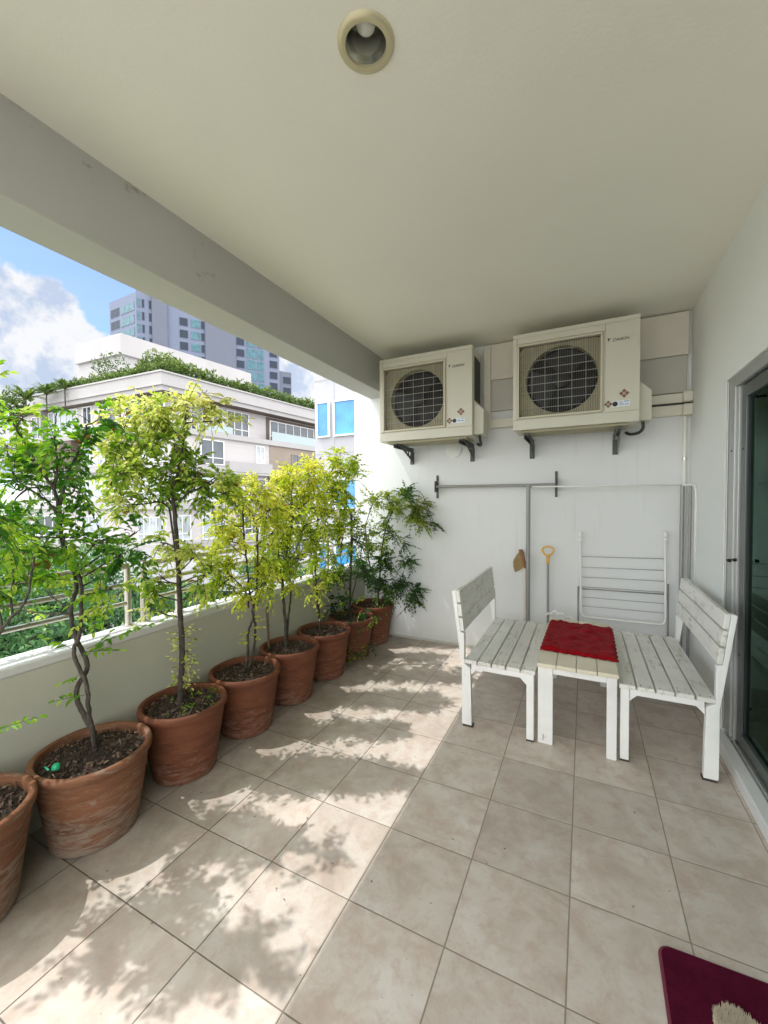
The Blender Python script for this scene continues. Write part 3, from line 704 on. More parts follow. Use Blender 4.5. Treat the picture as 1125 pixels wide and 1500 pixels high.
t = empty('table', (-.03, 2.85, 0), 'low white wooden table with cream top between the benches', 'table')
tx0, tx1, ty0, ty1 = -.232, .168, 2.402, 3.36
k = MB(); n = 4; wd_ = (tx1-tx0-.003*(n-1))/n
for i in range(n): k.box((tx0+i*(wd_+.003), ty0-.006+R.uniform(-.003, .003), .432), (tx0+i*(wd_+.003)+wd_, ty1, .455+R.uniform(-.001, .001)))
child(k, 'tabletop', M['cream'], t, bevel=.004)
k = MB(); k.box((-.148, ty0+.004, .400), (.112, ty0+.026, .4305)); k.box((-.15, ty1-.026, .385), (.11, ty1-.004, .4305)); k.box((tx0+.012, ty0+.04, .385), (tx0+.03, ty1-.04, .4305)); k.box((tx1-.03, ty0+.04, .385), (tx1-.012, ty1-.04, .4305))
child(k, 'apron', M['benchleg'], t, bevel=.002)
for x0, x1, y0, y1 in ((-.227, -.149, ty0, ty0+.03), (.113, .160, ty0, ty0+.04), (-.227, -.18, ty1-.04, ty1), (.113, .160, ty1-.04, ty1)):
    k = MB(); k.box((x0, y0, 0), (x1, y1, .4315)); lo = child(k, 'leg', M['benchleg'], t, bevel=.003)
k = MB(); k.box((-.2, ty0-.0012, .02), (-.197, ty0+.002, .055)); child(k, 'crack', M['foot'], t)

# red towelling cloth on the table
cl = MB(); nx, ny = 70, 84
c00, c10, c01, c11 = Vector((-.236, 2.600, 0)), Vector((.178, 2.578, 0)), Vector((-.222, 3.235, 0)), Vector((.184, 3.215, 0))
vs = []
for j in range(ny+1):
    for i in range(nx+1):
        a, b_ = i/nx, j/ny; q = (c00*(1-a)+c10*a)*(1-b_)+(c01*(1-a)+c11*a)*b_
        e = min(a, 1-a, b_, 1-b_)
        sc = max(0, 1-e/.05)
        q = q+Vector((math.sin(b_*58)*.003*sc*(1 if min(a, 1-a) < .05 else 0), math.sin(a*52)*.0035*sc*(1 if min(b_, 1-b_) < .05 else 0), 0))
        wv = mnoise.noise(Vector((q.x*9, q.y*7, 3)))*.020+mnoise.noise(Vector((q.x*22, q.y*16, 8)))*.010+.0035*math.sin(q.y*34+q.x*9+3*math.sin(q.x*14))+mnoise.noise(Vector((q.x*70, q.y*70, 1)))*.003
        z = .470+abs(wv)*1.1+.005
        if e < .03: z = .462+(z-.462)*(e/.03)*.8+.002*abs(math.sin(a*52+b_*58))
        if q.x > tx1 or q.x < tx0: z -= .004
        vs.append((q.x, q.y, z))
cl.add(vs, [(j*(nx+1)+i, j*(nx+1)+i+1, (j+1)*(nx+1)+i+1, (j+1)*(nx+1)+i) for j in range(ny) for i in range(nx)])
o = cl.build('cloth', M['redcloth'], smooth=True); so = o.modifiers.new('thickness', 'SOLIDIFY'); so.thickness = .006; so.offset = -1
tag(o, 'crumpled bright red towelling cloth spread on the table', 'cloth')

# maroon doormat at the near edge
mt = empty('doormat', (.45, 1.2, 0), 'maroon doormat with rounded corners on the tiles', 'doormat')
Lx, Ly, rr_ = .60, .40, .035
def rpoly(x0, x1, y0, y1, r_, n=8):
    P = []
    for cx, cy, a0 in ((x1-r_, y1-r_, 0), (x0+r_, y1-r_, 90), (x0+r_, y0+r_, 180), (x1-r_, y0+r_, 270)):
        for k in range(n+1): a = rad(a0+90*k/n); P.append((cx+r_*math.cos(a), cy+r_*math.sin(a)))
    return P
mA = Vector((.208, 1.452, 0)); ang = math.atan2(1.452-1.452+.012, .26)
ex = Vector((math.cos(.03), math.sin(.03), 0)); ey = Vector((-.02, -1, 0)).normalized()
def mp_(x, y, z): return mA+ex*x+ey*y+Vector((0, 0, z))
k = MB(); k.prism([mp_(x, y, .001) for x, y in rpoly(0, Lx, 0, Ly, rr_)], (0, 0, .008)); child(k, 'edge_binding', M['edge'], mt, bevel=.002)
k = MB(); k.prism([mp_(x, y, .009) for x, y in rpoly(.008, Lx-.008, .008, Ly-.008, rr_-.006)], (0, 0, .004)); child(k, 'pile', M['maroon'], mt)
k = MB()
for i in range(2600):
    a = R.uniform(0, 2*math.pi); q = math.sqrt(R.random())
    x = .160+.055*q*math.cos(a); y = .172+.055*q*math.sin(a)
    b0 = mp_(x, y, .012); tip = b0+Vector((R.uniform(-.006, .006), R.uniform(-.006, .006), R.uniform(.010, .018)))
    k.add([b0+Vector((-.0012, 0, 0)), b0+Vector((.0012, 0, 0)), tip, b0+Vector((0, .0014, 0))], [(0, 1, 2), (1, 3, 2), (3, 0, 2)])
child(k, 'tufted_patch', M['tuft'], mt)

# ------------------------------------------------------------------ potted trees
def rv(): 
    while True:
        v = Vector((R.uniform(-1, 1), R.uniform(-1, 1), R.uniform(-1, 1)))
        if .05 < v.length < 1: return v.normalized()
def leaflet(mb, base, d, nrm, L, Wd, m, t):
    side = d.cross(nrm).normalized(); fold = .25*Wd
    L *= R.uniform(.75, 1.15); tipd = R.uniform(.02, .38)
    if R.random() < .015: t = 0
    p = [base, base+d*L*.35+side*Wd*.5+nrm*fold, base+d*L*.72+side*Wd*.38+nrm*fold*.6, base+d*L*(1-tipd*.25)-nrm*L*tipd, base+d*L*.72-side*Wd*.38+nrm*fold*.6, base+d*L*.35-side*Wd*.5+nrm*fold]
    mb.add(p, [(0, 1, 2, 3), (0, 3, 4, 5)], m, t)
def frond(mb, base, d, L, pairs, ll, lw, t0, droop=.35, tm=1, lm=0):
    d = d.normalized(); nrm = (Vector((0, 0, 1))-d*d.z)
    nrm = nrm.normalized() if nrm.length > .1 else Vector((1, 0, 0))
    nrm = (nrm+rv()*.35).normalized()
    pts = []
    for i in range(pairs+2):
        s = i/(pairs+1); pts.append(base+d*L*s+Vector((0, 0, -1))*droop*L*s*s)
    mb.tube(pts, [.0013]*len(pts), 3, tm, False, .5)
    for i in range(1, pairs+1):
        dd = (pts[i+1]-pts[i-1]).normalized(); side = dd.cross(nrm).normalized()
        for sg in (-1, 1):
            if R.random() < .06: continue
            q = (dd*.55+side*sg*.85+rv()*.22-Vector((0, 0, .15))).normalized()
            n2 = (nrm+rv()*.4).normalized(); sc = (.75+.5*math.sin(math.pi*(i+.5)/(pairs+1.5)))*R.uniform(.8, 1.1)
            leaflet(mb, pts[i]+dd*R.uniform(-.3, .3)*L/(pairs+1), q, n2, ll*sc, lw*sc, lm, min(1, max(.05, t0+R.uniform(-.18, .18))))
    leaflet(mb, pts[-1], (pts[-1]-pts[-2]).normalized(), nrm, ll, lw, lm, min(1, max(.05, t0+R.uniform(-.1, .2))))
POT_H = .36
SIZES = iter([(1.0, 1.0), (1.035, .955), (1.0, .985), (1.0, .995), (.975, 1.02), (1.0, 1.0), (.97, .98), (.98, 1.03)])
def potted_tree(y, label, potmat, stems, clumps, leaf, spec, x=-1.84, extras=None, dens=1.9, tb=0):
    """stems: list of (pixel polyline, r0, r1, depth offset); clumps: (u, v, radius px, depth offset, fronds, tint)"""
    r = empty('potted_tree', (x, y, 0), label, 'potted tree', 'potted trees along the parapet')
    h = POT_H; sr, sh = next(SIZES)
    pot = MB().lathe([(0, .0), (.135, .0), (.150, .006), (.152, .02), (.166, .12), (.181, .22), (.192, .295), (.196, .312), (.199, .318), (.207, .328), (.209, .342), (.205, .356), (.197, h), (.186, h-.003), (.182, h-.012), (.180, .31), (.0, .30)], n=72, wob=.016).build('pot', potmat, r, smooth=True, angle=50); pot.scale = (sr, sr, sh); pot.rotation_euler = (0, 0, R.uniform(0, 6))
    s = MB(); n = 32; vs = [(0, 0, .328)]; fs = []
    for i in range(1, 9):
        for k in range(n):
            a = 2*math.pi*k/n; q = .181*i/8
            vs.append((q*math.cos(a), q*math.sin(a), .322+.012*(1-i/8)+.016*mnoise.noise(Vector((q*math.cos(a)*22, q*math.sin(a)*22, y*9)))))
    fs = [(0, 1+k, 1+(k+1) % n) for k in range(n)]+[(1+(i-1)*n+k, 1+i*n+k, 1+i*n+(k+1) % n, 1+(i-1)*n+(k+1) % n) for i in range(1, 8) for k in range(n)]
    s.add(vs, fs)
    for i in range(420):
        a = R.uniform(0, 6.28); q = .172*math.sqrt(R.random()); c = Vector((q*math.cos(a), q*math.sin(a), .330+R.uniform(-.004, .012)))
        d1 = rv()*R.uniform(.004, .013); d2 = rv().cross(d1).normalized()*R.uniform(.002, .006); d3 = d1.cross(d2).normalized()*.002
        s.add([c-d1-d2, c+d1-d2*.7, c+d1+d2, c-d1+d2*.6, c+d3*1.5], [(0, 1, 4), (1, 2, 4), (2, 3, 4), (3, 0, 4), (0, 3, 2, 1)], 1 if R.random() < .75 else 2)
    s.build('soil', [M['soil'], M['chip'], M['chip2']], pot)
    org = Vector((x, y, 0)); d0 = fw.dot(org+Vector((0, 0, .35))-O)
    tk = MB(); allpts = []
    for px, r0, r1, dz in stems:
        P = [at(u, v, d0+(q[2] if len(q) > 2 else 0)+dz)-org for q in px for u, v in [q[:2]]]
        P = spline(P, 6); L = len(P)
        P = [p+Vector((R.uniform(-1, 1), R.uniform(-1, 1), 0))*.0025 for p in P]
        tk.tube(P, [r0+(r1-r0)*i/(L-1) for i in range(L)], 9); allpts += P
    fo = MB()
    ln, pairs, ll, lw = spec
    for u, v, rp, dd, nf, tint in clumps:
        c = at(u, v, d0+dd)-org; rc = rp*(d0+dd)/F
        near = min(allpts, key=lambda p: (p-c-Vector((0, 0, -rc*.6))).length)
        mid = near.lerp(c, .5)+rv()*rc*.15
        if (near-c).length > .02: tk.tube(spline([near, mid, c], 4), [.0042+(.0022-.0042)*i/8 for i in range(9)], 6)
        nf = max(1, int(nf*dens)); ntw = max(3, nf//6); tips = []
        for i in range(ntw):
            e = c+rv()*rc*R.uniform(.35, .85); e.z += .1*rc
            tk.tube(spline([c.lerp(near, R.uniform(0, .3)), c.lerp(e, .5)+rv()*rc*.1, e], 3), [.0022+(.0011-.0022)*i_/6 for i_ in range(7)], 4); tips.append((c, e))
        for i in range(nf):
            a, e = R.choice(tips); q = a.lerp(e, R.uniform(.25, 1.02)); out = (e-a).normalized()
            dr_ = (out*.6+rv()*.9+Vector((0, 0, .12))).normalized()
            hz = (q.z-c.z)/max(rc, .01)
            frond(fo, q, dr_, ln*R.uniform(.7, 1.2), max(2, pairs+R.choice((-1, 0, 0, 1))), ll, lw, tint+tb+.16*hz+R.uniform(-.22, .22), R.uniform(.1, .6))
    if extras: extras(r, tk, fo, org, d0)
    tk.build('trunk', M['bark'], r, smooth=True)
    fo.build('crown', [leaf, M['bark']], r)
    return r

# A: only its near half is in view
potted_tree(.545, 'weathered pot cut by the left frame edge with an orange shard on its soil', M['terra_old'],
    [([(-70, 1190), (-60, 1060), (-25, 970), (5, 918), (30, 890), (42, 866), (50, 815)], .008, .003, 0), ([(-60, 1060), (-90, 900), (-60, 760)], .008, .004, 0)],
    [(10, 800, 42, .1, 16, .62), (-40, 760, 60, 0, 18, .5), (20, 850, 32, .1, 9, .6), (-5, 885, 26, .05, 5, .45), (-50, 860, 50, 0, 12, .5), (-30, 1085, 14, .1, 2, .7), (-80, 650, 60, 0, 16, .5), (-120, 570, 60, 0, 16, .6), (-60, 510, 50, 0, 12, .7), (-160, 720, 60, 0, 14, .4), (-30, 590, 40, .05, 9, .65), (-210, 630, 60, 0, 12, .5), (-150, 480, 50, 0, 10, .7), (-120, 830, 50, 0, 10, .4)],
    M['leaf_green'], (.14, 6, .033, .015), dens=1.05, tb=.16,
    extras=lambda r, tk, fo, org, d0: [MB().add([(.105, -.045, .345), (.150, -.02, .35), (.146, -.008, .372), (.108, -.028, .366), (.128, -.025, .376)], [(0, 1, 4), (1, 2, 4), (2, 3, 4), (3, 0, 4)]).build('shard', M['orange'], r)])
# B
def extraB(r, tk, fo, org, d0):
    q = at(82, 1121, d0-.13)-org
    k = MB(); k.lathe([(0, .018), (.010, .017), (.014, .010), (.014, 0), (0, 0)], c=(q.x, q.y, .340), n=20); k.tube([(q.x-.01, q.y-.02, .342), (q.x-.035, q.y-.02, .348)], .003, 6)
    k.build('bottle_cap', M['greentag'], r, smooth=True, angle=40)
    for (u, v), (u2, v2), L in (((128, 950), (232, 905), .30), ((105, 950), (66, 932), .12), ((130, 985), (92, 998), .12), ((118, 955), (175, 950), .16), ((125, 1018), (82, 1025), .10), ((128, 960), (160, 925), .14)):
        a = at(u, v, d0)-org; b_ = at(u2, v2, d0-.02)-org
        frond(fo, a, b_-a, (b_-a).length, 8 if L > .25 else 4, .034, .016, .72, .05)
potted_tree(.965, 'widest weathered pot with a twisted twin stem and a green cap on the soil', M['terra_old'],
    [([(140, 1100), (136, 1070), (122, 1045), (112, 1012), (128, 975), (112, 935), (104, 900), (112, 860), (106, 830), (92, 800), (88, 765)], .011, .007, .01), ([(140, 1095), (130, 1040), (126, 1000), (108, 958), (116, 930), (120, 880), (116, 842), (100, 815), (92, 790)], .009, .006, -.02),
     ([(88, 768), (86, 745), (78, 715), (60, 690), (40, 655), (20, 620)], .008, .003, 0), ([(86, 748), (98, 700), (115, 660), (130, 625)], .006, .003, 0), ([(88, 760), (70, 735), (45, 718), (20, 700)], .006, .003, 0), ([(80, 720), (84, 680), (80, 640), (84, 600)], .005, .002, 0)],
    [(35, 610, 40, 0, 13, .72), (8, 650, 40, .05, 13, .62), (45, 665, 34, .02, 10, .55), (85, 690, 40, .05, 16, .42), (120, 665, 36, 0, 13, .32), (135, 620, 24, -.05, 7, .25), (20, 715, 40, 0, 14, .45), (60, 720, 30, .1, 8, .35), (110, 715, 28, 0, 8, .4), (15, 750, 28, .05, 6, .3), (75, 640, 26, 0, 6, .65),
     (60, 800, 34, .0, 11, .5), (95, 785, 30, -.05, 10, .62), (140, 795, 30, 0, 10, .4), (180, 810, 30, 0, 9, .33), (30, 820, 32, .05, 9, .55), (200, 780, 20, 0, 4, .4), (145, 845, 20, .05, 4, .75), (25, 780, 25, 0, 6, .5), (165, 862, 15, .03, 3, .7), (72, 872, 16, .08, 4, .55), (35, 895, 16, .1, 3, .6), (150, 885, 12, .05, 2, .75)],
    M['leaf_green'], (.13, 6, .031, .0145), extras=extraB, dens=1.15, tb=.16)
# C
def extraC(r, tk, fo, org, d0):
    for i in range(30):
        v = R.uniform(925, 1010); sg = R.choice((-1, 1)); a = at(266, v, d0)-org
        frond(fo, a, (rt*sg+Vector((0, 0, .3))+rv()*.6), R.uniform(.04, .085), 2, .022, .010, R.uniform(.7, 1), .2)
    for i in range(24):
        a = R.uniform(0, 6.28); q = R.uniform(.03, .15); frond(fo, Vector((q*math.cos(a)+.03, q*math.sin(a), .335)), Vector((0, 0, 1))+rv()*.6, R.uniform(.02, .05), 2, .014, .006, R.uniform(.1, .45), .2)
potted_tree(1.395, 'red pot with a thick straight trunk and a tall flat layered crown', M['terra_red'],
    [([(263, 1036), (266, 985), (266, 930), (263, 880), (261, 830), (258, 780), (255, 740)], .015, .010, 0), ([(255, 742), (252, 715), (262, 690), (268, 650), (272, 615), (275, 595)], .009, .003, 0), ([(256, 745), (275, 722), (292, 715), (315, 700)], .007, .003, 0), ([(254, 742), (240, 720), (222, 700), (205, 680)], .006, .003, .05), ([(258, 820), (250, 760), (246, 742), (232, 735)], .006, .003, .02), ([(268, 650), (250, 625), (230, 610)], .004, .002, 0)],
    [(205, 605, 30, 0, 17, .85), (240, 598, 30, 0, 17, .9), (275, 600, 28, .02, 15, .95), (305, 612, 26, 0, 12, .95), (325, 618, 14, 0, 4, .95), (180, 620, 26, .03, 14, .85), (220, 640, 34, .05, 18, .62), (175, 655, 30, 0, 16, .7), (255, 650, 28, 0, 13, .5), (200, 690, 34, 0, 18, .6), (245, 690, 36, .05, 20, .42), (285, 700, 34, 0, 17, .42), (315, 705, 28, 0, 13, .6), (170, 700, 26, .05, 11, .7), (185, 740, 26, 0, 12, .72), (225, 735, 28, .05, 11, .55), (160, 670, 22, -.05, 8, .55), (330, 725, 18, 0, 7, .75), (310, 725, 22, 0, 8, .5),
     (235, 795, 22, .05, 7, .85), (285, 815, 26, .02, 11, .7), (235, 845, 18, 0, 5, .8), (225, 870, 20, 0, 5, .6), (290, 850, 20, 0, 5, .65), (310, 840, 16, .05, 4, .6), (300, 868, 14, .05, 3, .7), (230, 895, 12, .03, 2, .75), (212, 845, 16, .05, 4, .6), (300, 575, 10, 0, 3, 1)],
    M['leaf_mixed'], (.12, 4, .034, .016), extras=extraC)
# D
def sprigs(u, v0, v1, n, t, ln=.06):
    def f(r, tk, fo, org, d0):
        for i in range(n):
            a = at(u, R.uniform(v0, v1), d0)-org
            frond(fo, a, (rt*R.choice((-1, 1))+Vector((0, 0, .3))+rv()*.6), R.uniform(.6, 1.3)*ln, 3, .022, .010, t+R.uniform(-.1, .1), .2)
    return f
potted_tree(1.82, 'red pot with two bare wavy stems under sparse yellow foliage', M['terra_red'],
    [([(358, 985), (363, 955), (364, 925), (372, 900), (366, 870), (362, 830), (357, 780), (356, 735)], .008, .005, 0), ([(362, 985), (372, 950), (374, 915), (370, 895), (376, 860), (377, 820), (376, 775), (366, 745), (358, 732)], .008, .005, .02), ([(365, 890), (358, 865), (340, 845)], .005, .003, 0), ([(366, 870), (390, 850), (400, 835)], .004, .002, 0)],
    [(345, 740, 24, 0, 13, .85), (370, 730, 24, 0, 13, .9), (330, 765, 20, 0, 9, .9), (395, 745, 24, 0, 12, .85), (400, 780, 22, .05, 10, .7), (340, 800, 20, 0, 7, .8), (325, 790, 18, 0, 6, .9), (335, 835, 22, 0, 9, .65), (320, 850, 20, .03, 8, .5), (365, 868, 18, 0, 8, .85), (395, 850, 22, 0, 10, .7), (385, 815, 18, 0, 6, .75), (350, 720, 12, 0, 4, .95), (318, 815, 16, .05, 6, .8), (350, 775, 16, .08, 6, .75), (372, 835, 16, .06, 6, .7), (310, 870, 16, .05, 5, .6), (385, 715, 14, 0, 5, .9)],
    M['leaf_yellow'], (.12, 5, .028, .013), dens=2.5, extras=sprigs(368, 890, 950, 9, .85))
# E
def extraE(r, tk, fo, org, d0):
    a = at(394, 945, d0)-org; b_ = at(391, 888, d0)-org
    MB().tube([Vector((a.x, a.y, .32)), b_], .008, 10).build('stake', M['stake'], r, smooth=True, angle=50)
potted_tree(2.235, 'red pot with a dark forked trunk, a bamboo stake and a dense yellow crown', M['terra_red'],
    [([(418, 955), (419, 920), (416, 890), (414, 860), (417, 830), (424, 790), (430, 750)], .013, .006, 0), ([(420, 945), (423, 900), (426, 870), (424, 850)], .008, .005, .02), ([(414, 852), (408, 810), (404, 770)], .006, .003, 0), ([(418, 830), (436, 800), (445, 770)], .005, .003, 0)],
    [(405, 715, 22, 0, 14, .9), (430, 700, 24, 0, 16, .92), (455, 695, 22, 0, 14, .9), (395, 745, 22, 0, 13, .85), (425, 735, 26, .05, 15, .75), (455, 730, 24, 0, 14, .8), (405, 780, 24, 0, 13, .62), (440, 775, 26, .05, 14, .55), (470, 760, 22, 0, 11, .7), (415, 815, 22, 0, 10, .55), (445, 820, 22, 0, 10, .65), (395, 825, 18, 0, 7, .7), (430, 850, 20, 0, 8, .7), (385, 770, 16, .05, 7, .8), (460, 790, 18, .05, 8, .6), (470, 720, 16, .05, 7, .85), (405, 845, 15, 0, 6, .75), (380, 800, 14, .1, 5, .7)],
    M['leaf_yellow'], (.12, 5, .028, .0125), dens=2.5, extras=extraE)
potted_tree(2.655, 'smooth red pot behind the staked one with a slim trunk and tall yellow green crown', M['terra_red'],
    [([(469, 930), (467, 900), (465, 870), (462, 830), (464, 790), (466, 750)], .012, .006, 0), ([(466, 870), (458, 840), (456, 800)], .005, .003, 0)],
    [(460, 690, 22, .1, 12, .85), (485, 690, 22, 0, 14, .75), (508, 690, 18, 0, 9, .55), (475, 715, 24, 0, 14, .82), (500, 720, 20, 0, 10, .6), (465, 745, 22, 0, 12, .7), (490, 745, 22, 0, 12, .55), (505, 775, 20, .05, 9, .5), (475, 785, 22, 0, 11, .55), (460, 820, 20, 0, 8, .6), (490, 815, 20, 0, 8, .55), (455, 870, 14, -.1, 4, .8), (470, 850, 16, 0, 5, .5), (515, 672, 10, 0, 3, .5), (450, 715, 16, .1, 7, .85), (495, 670, 14, .05, 6, .75), (520, 700, 14, .1, 5, .6), (448, 780, 16, .1, 6, .7), (480, 840, 16, 0, 6, .55), (505, 745, 16, .1, 6, .55)],
    M['leaf_yellow'], (.12, 5, .028, .0125), dens=2.5, extras=sprigs(466, 850, 905, 10, .75))
def extraG(r, tk, fo, org, d0):
    for i in range(46):
        a = at(498+R.uniform(-5, 6), R.uniform(745, 800), d0-.15)-org
        leaflet(fo, a, (Vector((0, 0, -1))+rv()*.35).normalized(), rv(), R.uniform(.04, .07), R.uniform(.015, .025), 2, R.random())
    tk.tube([at(499, 740, d0-.15)-org, at(498, 805, d0-.15)-org], .005, 6)
    for i in range(34):
        u, v = R.choice(((540, 870), (520, 905), (500, 880), (525, 945), (508, 960), (545, 905)))
        a = at(u+R.uniform(-16, 16), v+R.uniform(-12, 12), d0-.17)-org
        frond(fo, a, rv()+Vector((.3, -.4, .2)), R.uniform(.07, .12), 3, .030, .015, R.choice((.25, .4, .95, 1.0)), .4)
o = potted_tree(3.075, 'half hidden red pot with a bare pole, hanging dead brown leaves and drooping shoots', M['terra_red'],
    [([(512, 905), (513, 870), (514, 830), (515, 780), (514, 750)], .010, .010, 0), ([(514, 880), (524, 840), (530, 800)], .006, .003, 0), ([(512, 890), (500, 830), (497, 740)], .004, .003, -.1)],
    [(495, 720, 16, -.1, 8, .5), (520, 760, 18, 0, 9, .95), (535, 780, 18, 0, 8, .8), (500, 850, 20, 0, 10, .2), (530, 840, 20, 0, 10, .25), (520, 800, 16, 0, 6, .5), (490, 880, 18, 0, 7, .15), (485, 855, 16, 0, 5, .25)],
    M['leaf_dark'], (.12, 4, .030, .0145), dens=3.2, tb=.26, extras=extraG)
cr = [c for c in o.children if c.name.startswith('crown')][0]; cr.data.materials.append(M['leaf_dead'])
potted_tree(3.485, 'farthest pot in the corner with lacy branches arching over the end wall', M['terra_red'],
    [([(553, 895), (556, 850), (560, 800), (570, 760), (590, 730), (615, 735)], .010, .003, 0), ([(556, 850), (580, 850), (605, 865)], .005, .003, -.05), ([(555, 870), (540, 820), (536, 770), (548, 735)], .006, .003, 0), ([(562, 790), (585, 790), (600, 795)], .004, .002, -.1), ([(590, 732), (615, 720), (635, 766)], .004, .002, -.12)],
    [(545, 738, 18, 0, 8, .75), (570, 735, 18, 0, 9, .7), (595, 728, 16, -.05, 8, .45), (605, 748, 20, -.1, 12, .85), (615, 765, 15, -.1, 7, .8), (560, 765, 18, 0, 6, .6), (575, 785, 18, -.05, 6, .4), (560, 800, 20, 0, 8, .65), (545, 790, 16, 0, 6, .35), (590, 795, 12, -.1, 3, .2), (575, 820, 16, 0, 6, .3), (555, 830, 20, 0, 9, .2), (585, 850, 18, -.05, 9, .15), (605, 865, 14, -.1, 8, .12), (565, 860, 18, 0, 8, .2), (540, 850, 18, 0, 7, .2), (600, 722, 8, -.12, 2, .2), (630, 765, 8, -.15, 2, .1), (560, 885, 12, 0, 4, .25), (615, 740, 14, -.1, 5, .7), (580, 750, 16, -.05, 6, .7), (530, 815, 16, 0, 6, .35), (595, 825, 16, -.08, 6, .25), (575, 875, 14, -.06, 6, .25), (600, 885, 10, -.1, 3, .2)],
    M['leaf_dark'], (.12, 5, .028, .013), dens=3.3, tb=.36)

# ------------------------------------------------------------------ stainless railing on the parapet
def railing(y0, y1, posts, label):
    r = empty('railing', (-2.17, (y0+y1)/2, .715), label, 'railing', 'stainless railing panels on the parapet')
    X_ = -2.17; zt, z1, z2 = 1.035, .935, .835
    for y in posts:
        k = MB(); k.tube([(X_, y, .716), (X_, y, zt)], .016, 14); k.tube([(X_, y, .716), (X_, y, .722)], .03, 16); child(k, 'post', M['railsteel'], r, smooth=True, angle=40)
    k = MB(); k.tube([(X_, y0, zt), (X_, y1, zt)], .019, 14); child(k, 'top_rail', M['railsteel'], r, smooth=True, angle=40)
    for z in (z1, z2): k = MB(); k.tube([(X_, y0, z), (X_, y1, z)], .0125, 12); child(k, 'rail', M['railsteel'], r, smooth=True, angle=40)
railing(-.65, 1.325, (1.325, .35, -.6), 'stainless railing panel at the left with a post ending it')
railing(1.40, 3.66, (1.41, 1.62, 2.4, 3.2, 3.64), 'stainless railing panel behind the yellow trees')

# ================================================================== BEYOND THE BALCONY
structure('ground', MB().box((-600, -300, -10.6), (300, 900, -10)), M['ground'])
wh = Vector((fw.x, fw.y, 0)).normalized(); rh = rt.copy()
class Face:
    def __init__(s, P, d, ref):
        s.P = Vector((P.x, P.y, 0)); s.d = d.normalized(); n = Vector((s.d.y, -s.d.x, 0)); s.n = n if n.dot(ref) < 0 else -n
    def pt(s, a, o, z): return s.P+s.d*a+s.n*o+Vector((0, 0, z))
    def px(s, u, v, o=0):
        q = ray(u, v); t = (s.P+s.n*o-O).dot(s.n)/q.dot(s.n); p = O+q*t; return (p-s.P).dot(s.d), p.z
    def box(s, mb, a0, a1, o0, o1, z0, z1, m=0):
        mb.hexa([s.pt(a0, o0, z0), s.pt(a1, o0, z0), s.pt(a1, o1, z0), s.pt(a0, o1, z0), s.pt(a0, o0, z1), s.pt(a1, o0, z1), s.pt(a1, o1, z1), s.pt(a0, o1, z1)], m)
def window(face, par, a0, a1, z0, z1, o, nx, mt, nz=(.28,), fw_=.09, name='window', fm=None):
    k = MB(); t = fw_
    face.box(k, a0, a1, o, o+.12, z0, z0+t); face.box(k, a0, a1, o, o+.12, z1-t, z1)
    face.box(k, a0, a0+t, o, o+.119, z0+t, z1-t); face.box(k, a1-t, a1, o, o+.119, z0+t, z1-t)
    for i in range(1, nx):
        x = a0+(a1-a0)*i/nx; face.box(k, x-t*.4, x+t*.4, o+.01, o+.115, z0+t, z1-t)
    for f_ in nz:
        z = z0+(z1-z0)*f_; face.box(k, a0+t, a1-t, o+.005, o+.11, z-t*.4, z+t*.4)
    w_ = k.build(name, fm or M['winframe'], par)
    k = MB(); face.box(k, a0+.02, a1-.02, o+.02, o+.055, z0+.02, z1-.02); k.build('pane', mt, w_)
    return w_

# --- white apartment block
Cn = at(236, 543, 33); dR = wh+.655*rh; dL = wh-2.236*rh
FR = Face(Cn, dR, dL); FL = Face(Cn, dL, dR)
bl = bpy.data.objects.new('apartment_building', None); C.objects.link(bl)
tag(bl, 'white stone apartment block with planted roof terrace and long windows', 'building')
LR, LL = 24.5, 22.5
def fp(oR, oL, z0, z1, lr=LR, ll=LL):
    """solid of the block's plan, pulled in by oR / oL"""
    den = FR.n.x*FL.n.y-FR.n.y*FL.n.x
    # corner: n_R.p = oR, n_L.p = oL relative to Cn
    px_ = (oR*FL.n.y-oL*FR.n.y)/den; py_ = (FR.n.x*oL-FL.n.x*oR)/den
    c0 = Vector((Cn.x+px_, Cn.y+py_, 0)); a = c0+FR.d*lr; c = c0+FL.d*ll; b_ = c0+FR.d*lr+FL.d*ll
    return [Vector((p.x, p.y, z0)) for p in (c0, a, b_, c)], z1-z0
def slab(name, oR, oL, z0, z1, m, lr=LR, ll=LL, par=bl):
    P, h = fp(oR, oL, z0, z1, lr, ll); k = MB(); k.prism(P, (0, 0, h)); return k.build(name, m, par)
slab('cornice', 0, 0, 10.95, 11.95, M['stone']); slab('cornice', -.18, -.18, 10.55, 10.95, M['stone']); slab('cornice', .12, .12, 11.95, 12.08, M['stone'])
slab('soffit', -.3, -.3, 10.50, 10.55, M['soffit'])
slab('wall', -1.4, -.9, 7.75, 10.5, M['stonepink'])
slab('floor_slab', -.1, -.1, 7.25, 7.75, M['stone'])
slab('wall', -.35, -.9, 4.55, 7.25, M['stonepink'])
slab('floor_slab', -.1, -.1, 4.1, 4.55, M['stone'])
slab('wall', -.6, -.6, 1.25, 4.1, M['stonepink'])
slab('floor_slab', -.1, -.1, .75, 1.25, M['stone'])
slab('wall', -.6, -.6, -2.2, .75, M['stonepink']); slab('floor_slab', -.1, -.1, -2.7, -2.2, M['stone']); slab('wall', -.6, -.6, -5.6, -2.7, M['stonepink']); slab('floor_slab', -.1, -.1, -6, -5.6, M['stone']); slab('wall', -.7, -.7, -10, -6, M['stonepink'])
k = MB(); FR.box(k, 11.3, 23.5, -1.38, -.02, 7.76, 7.80)
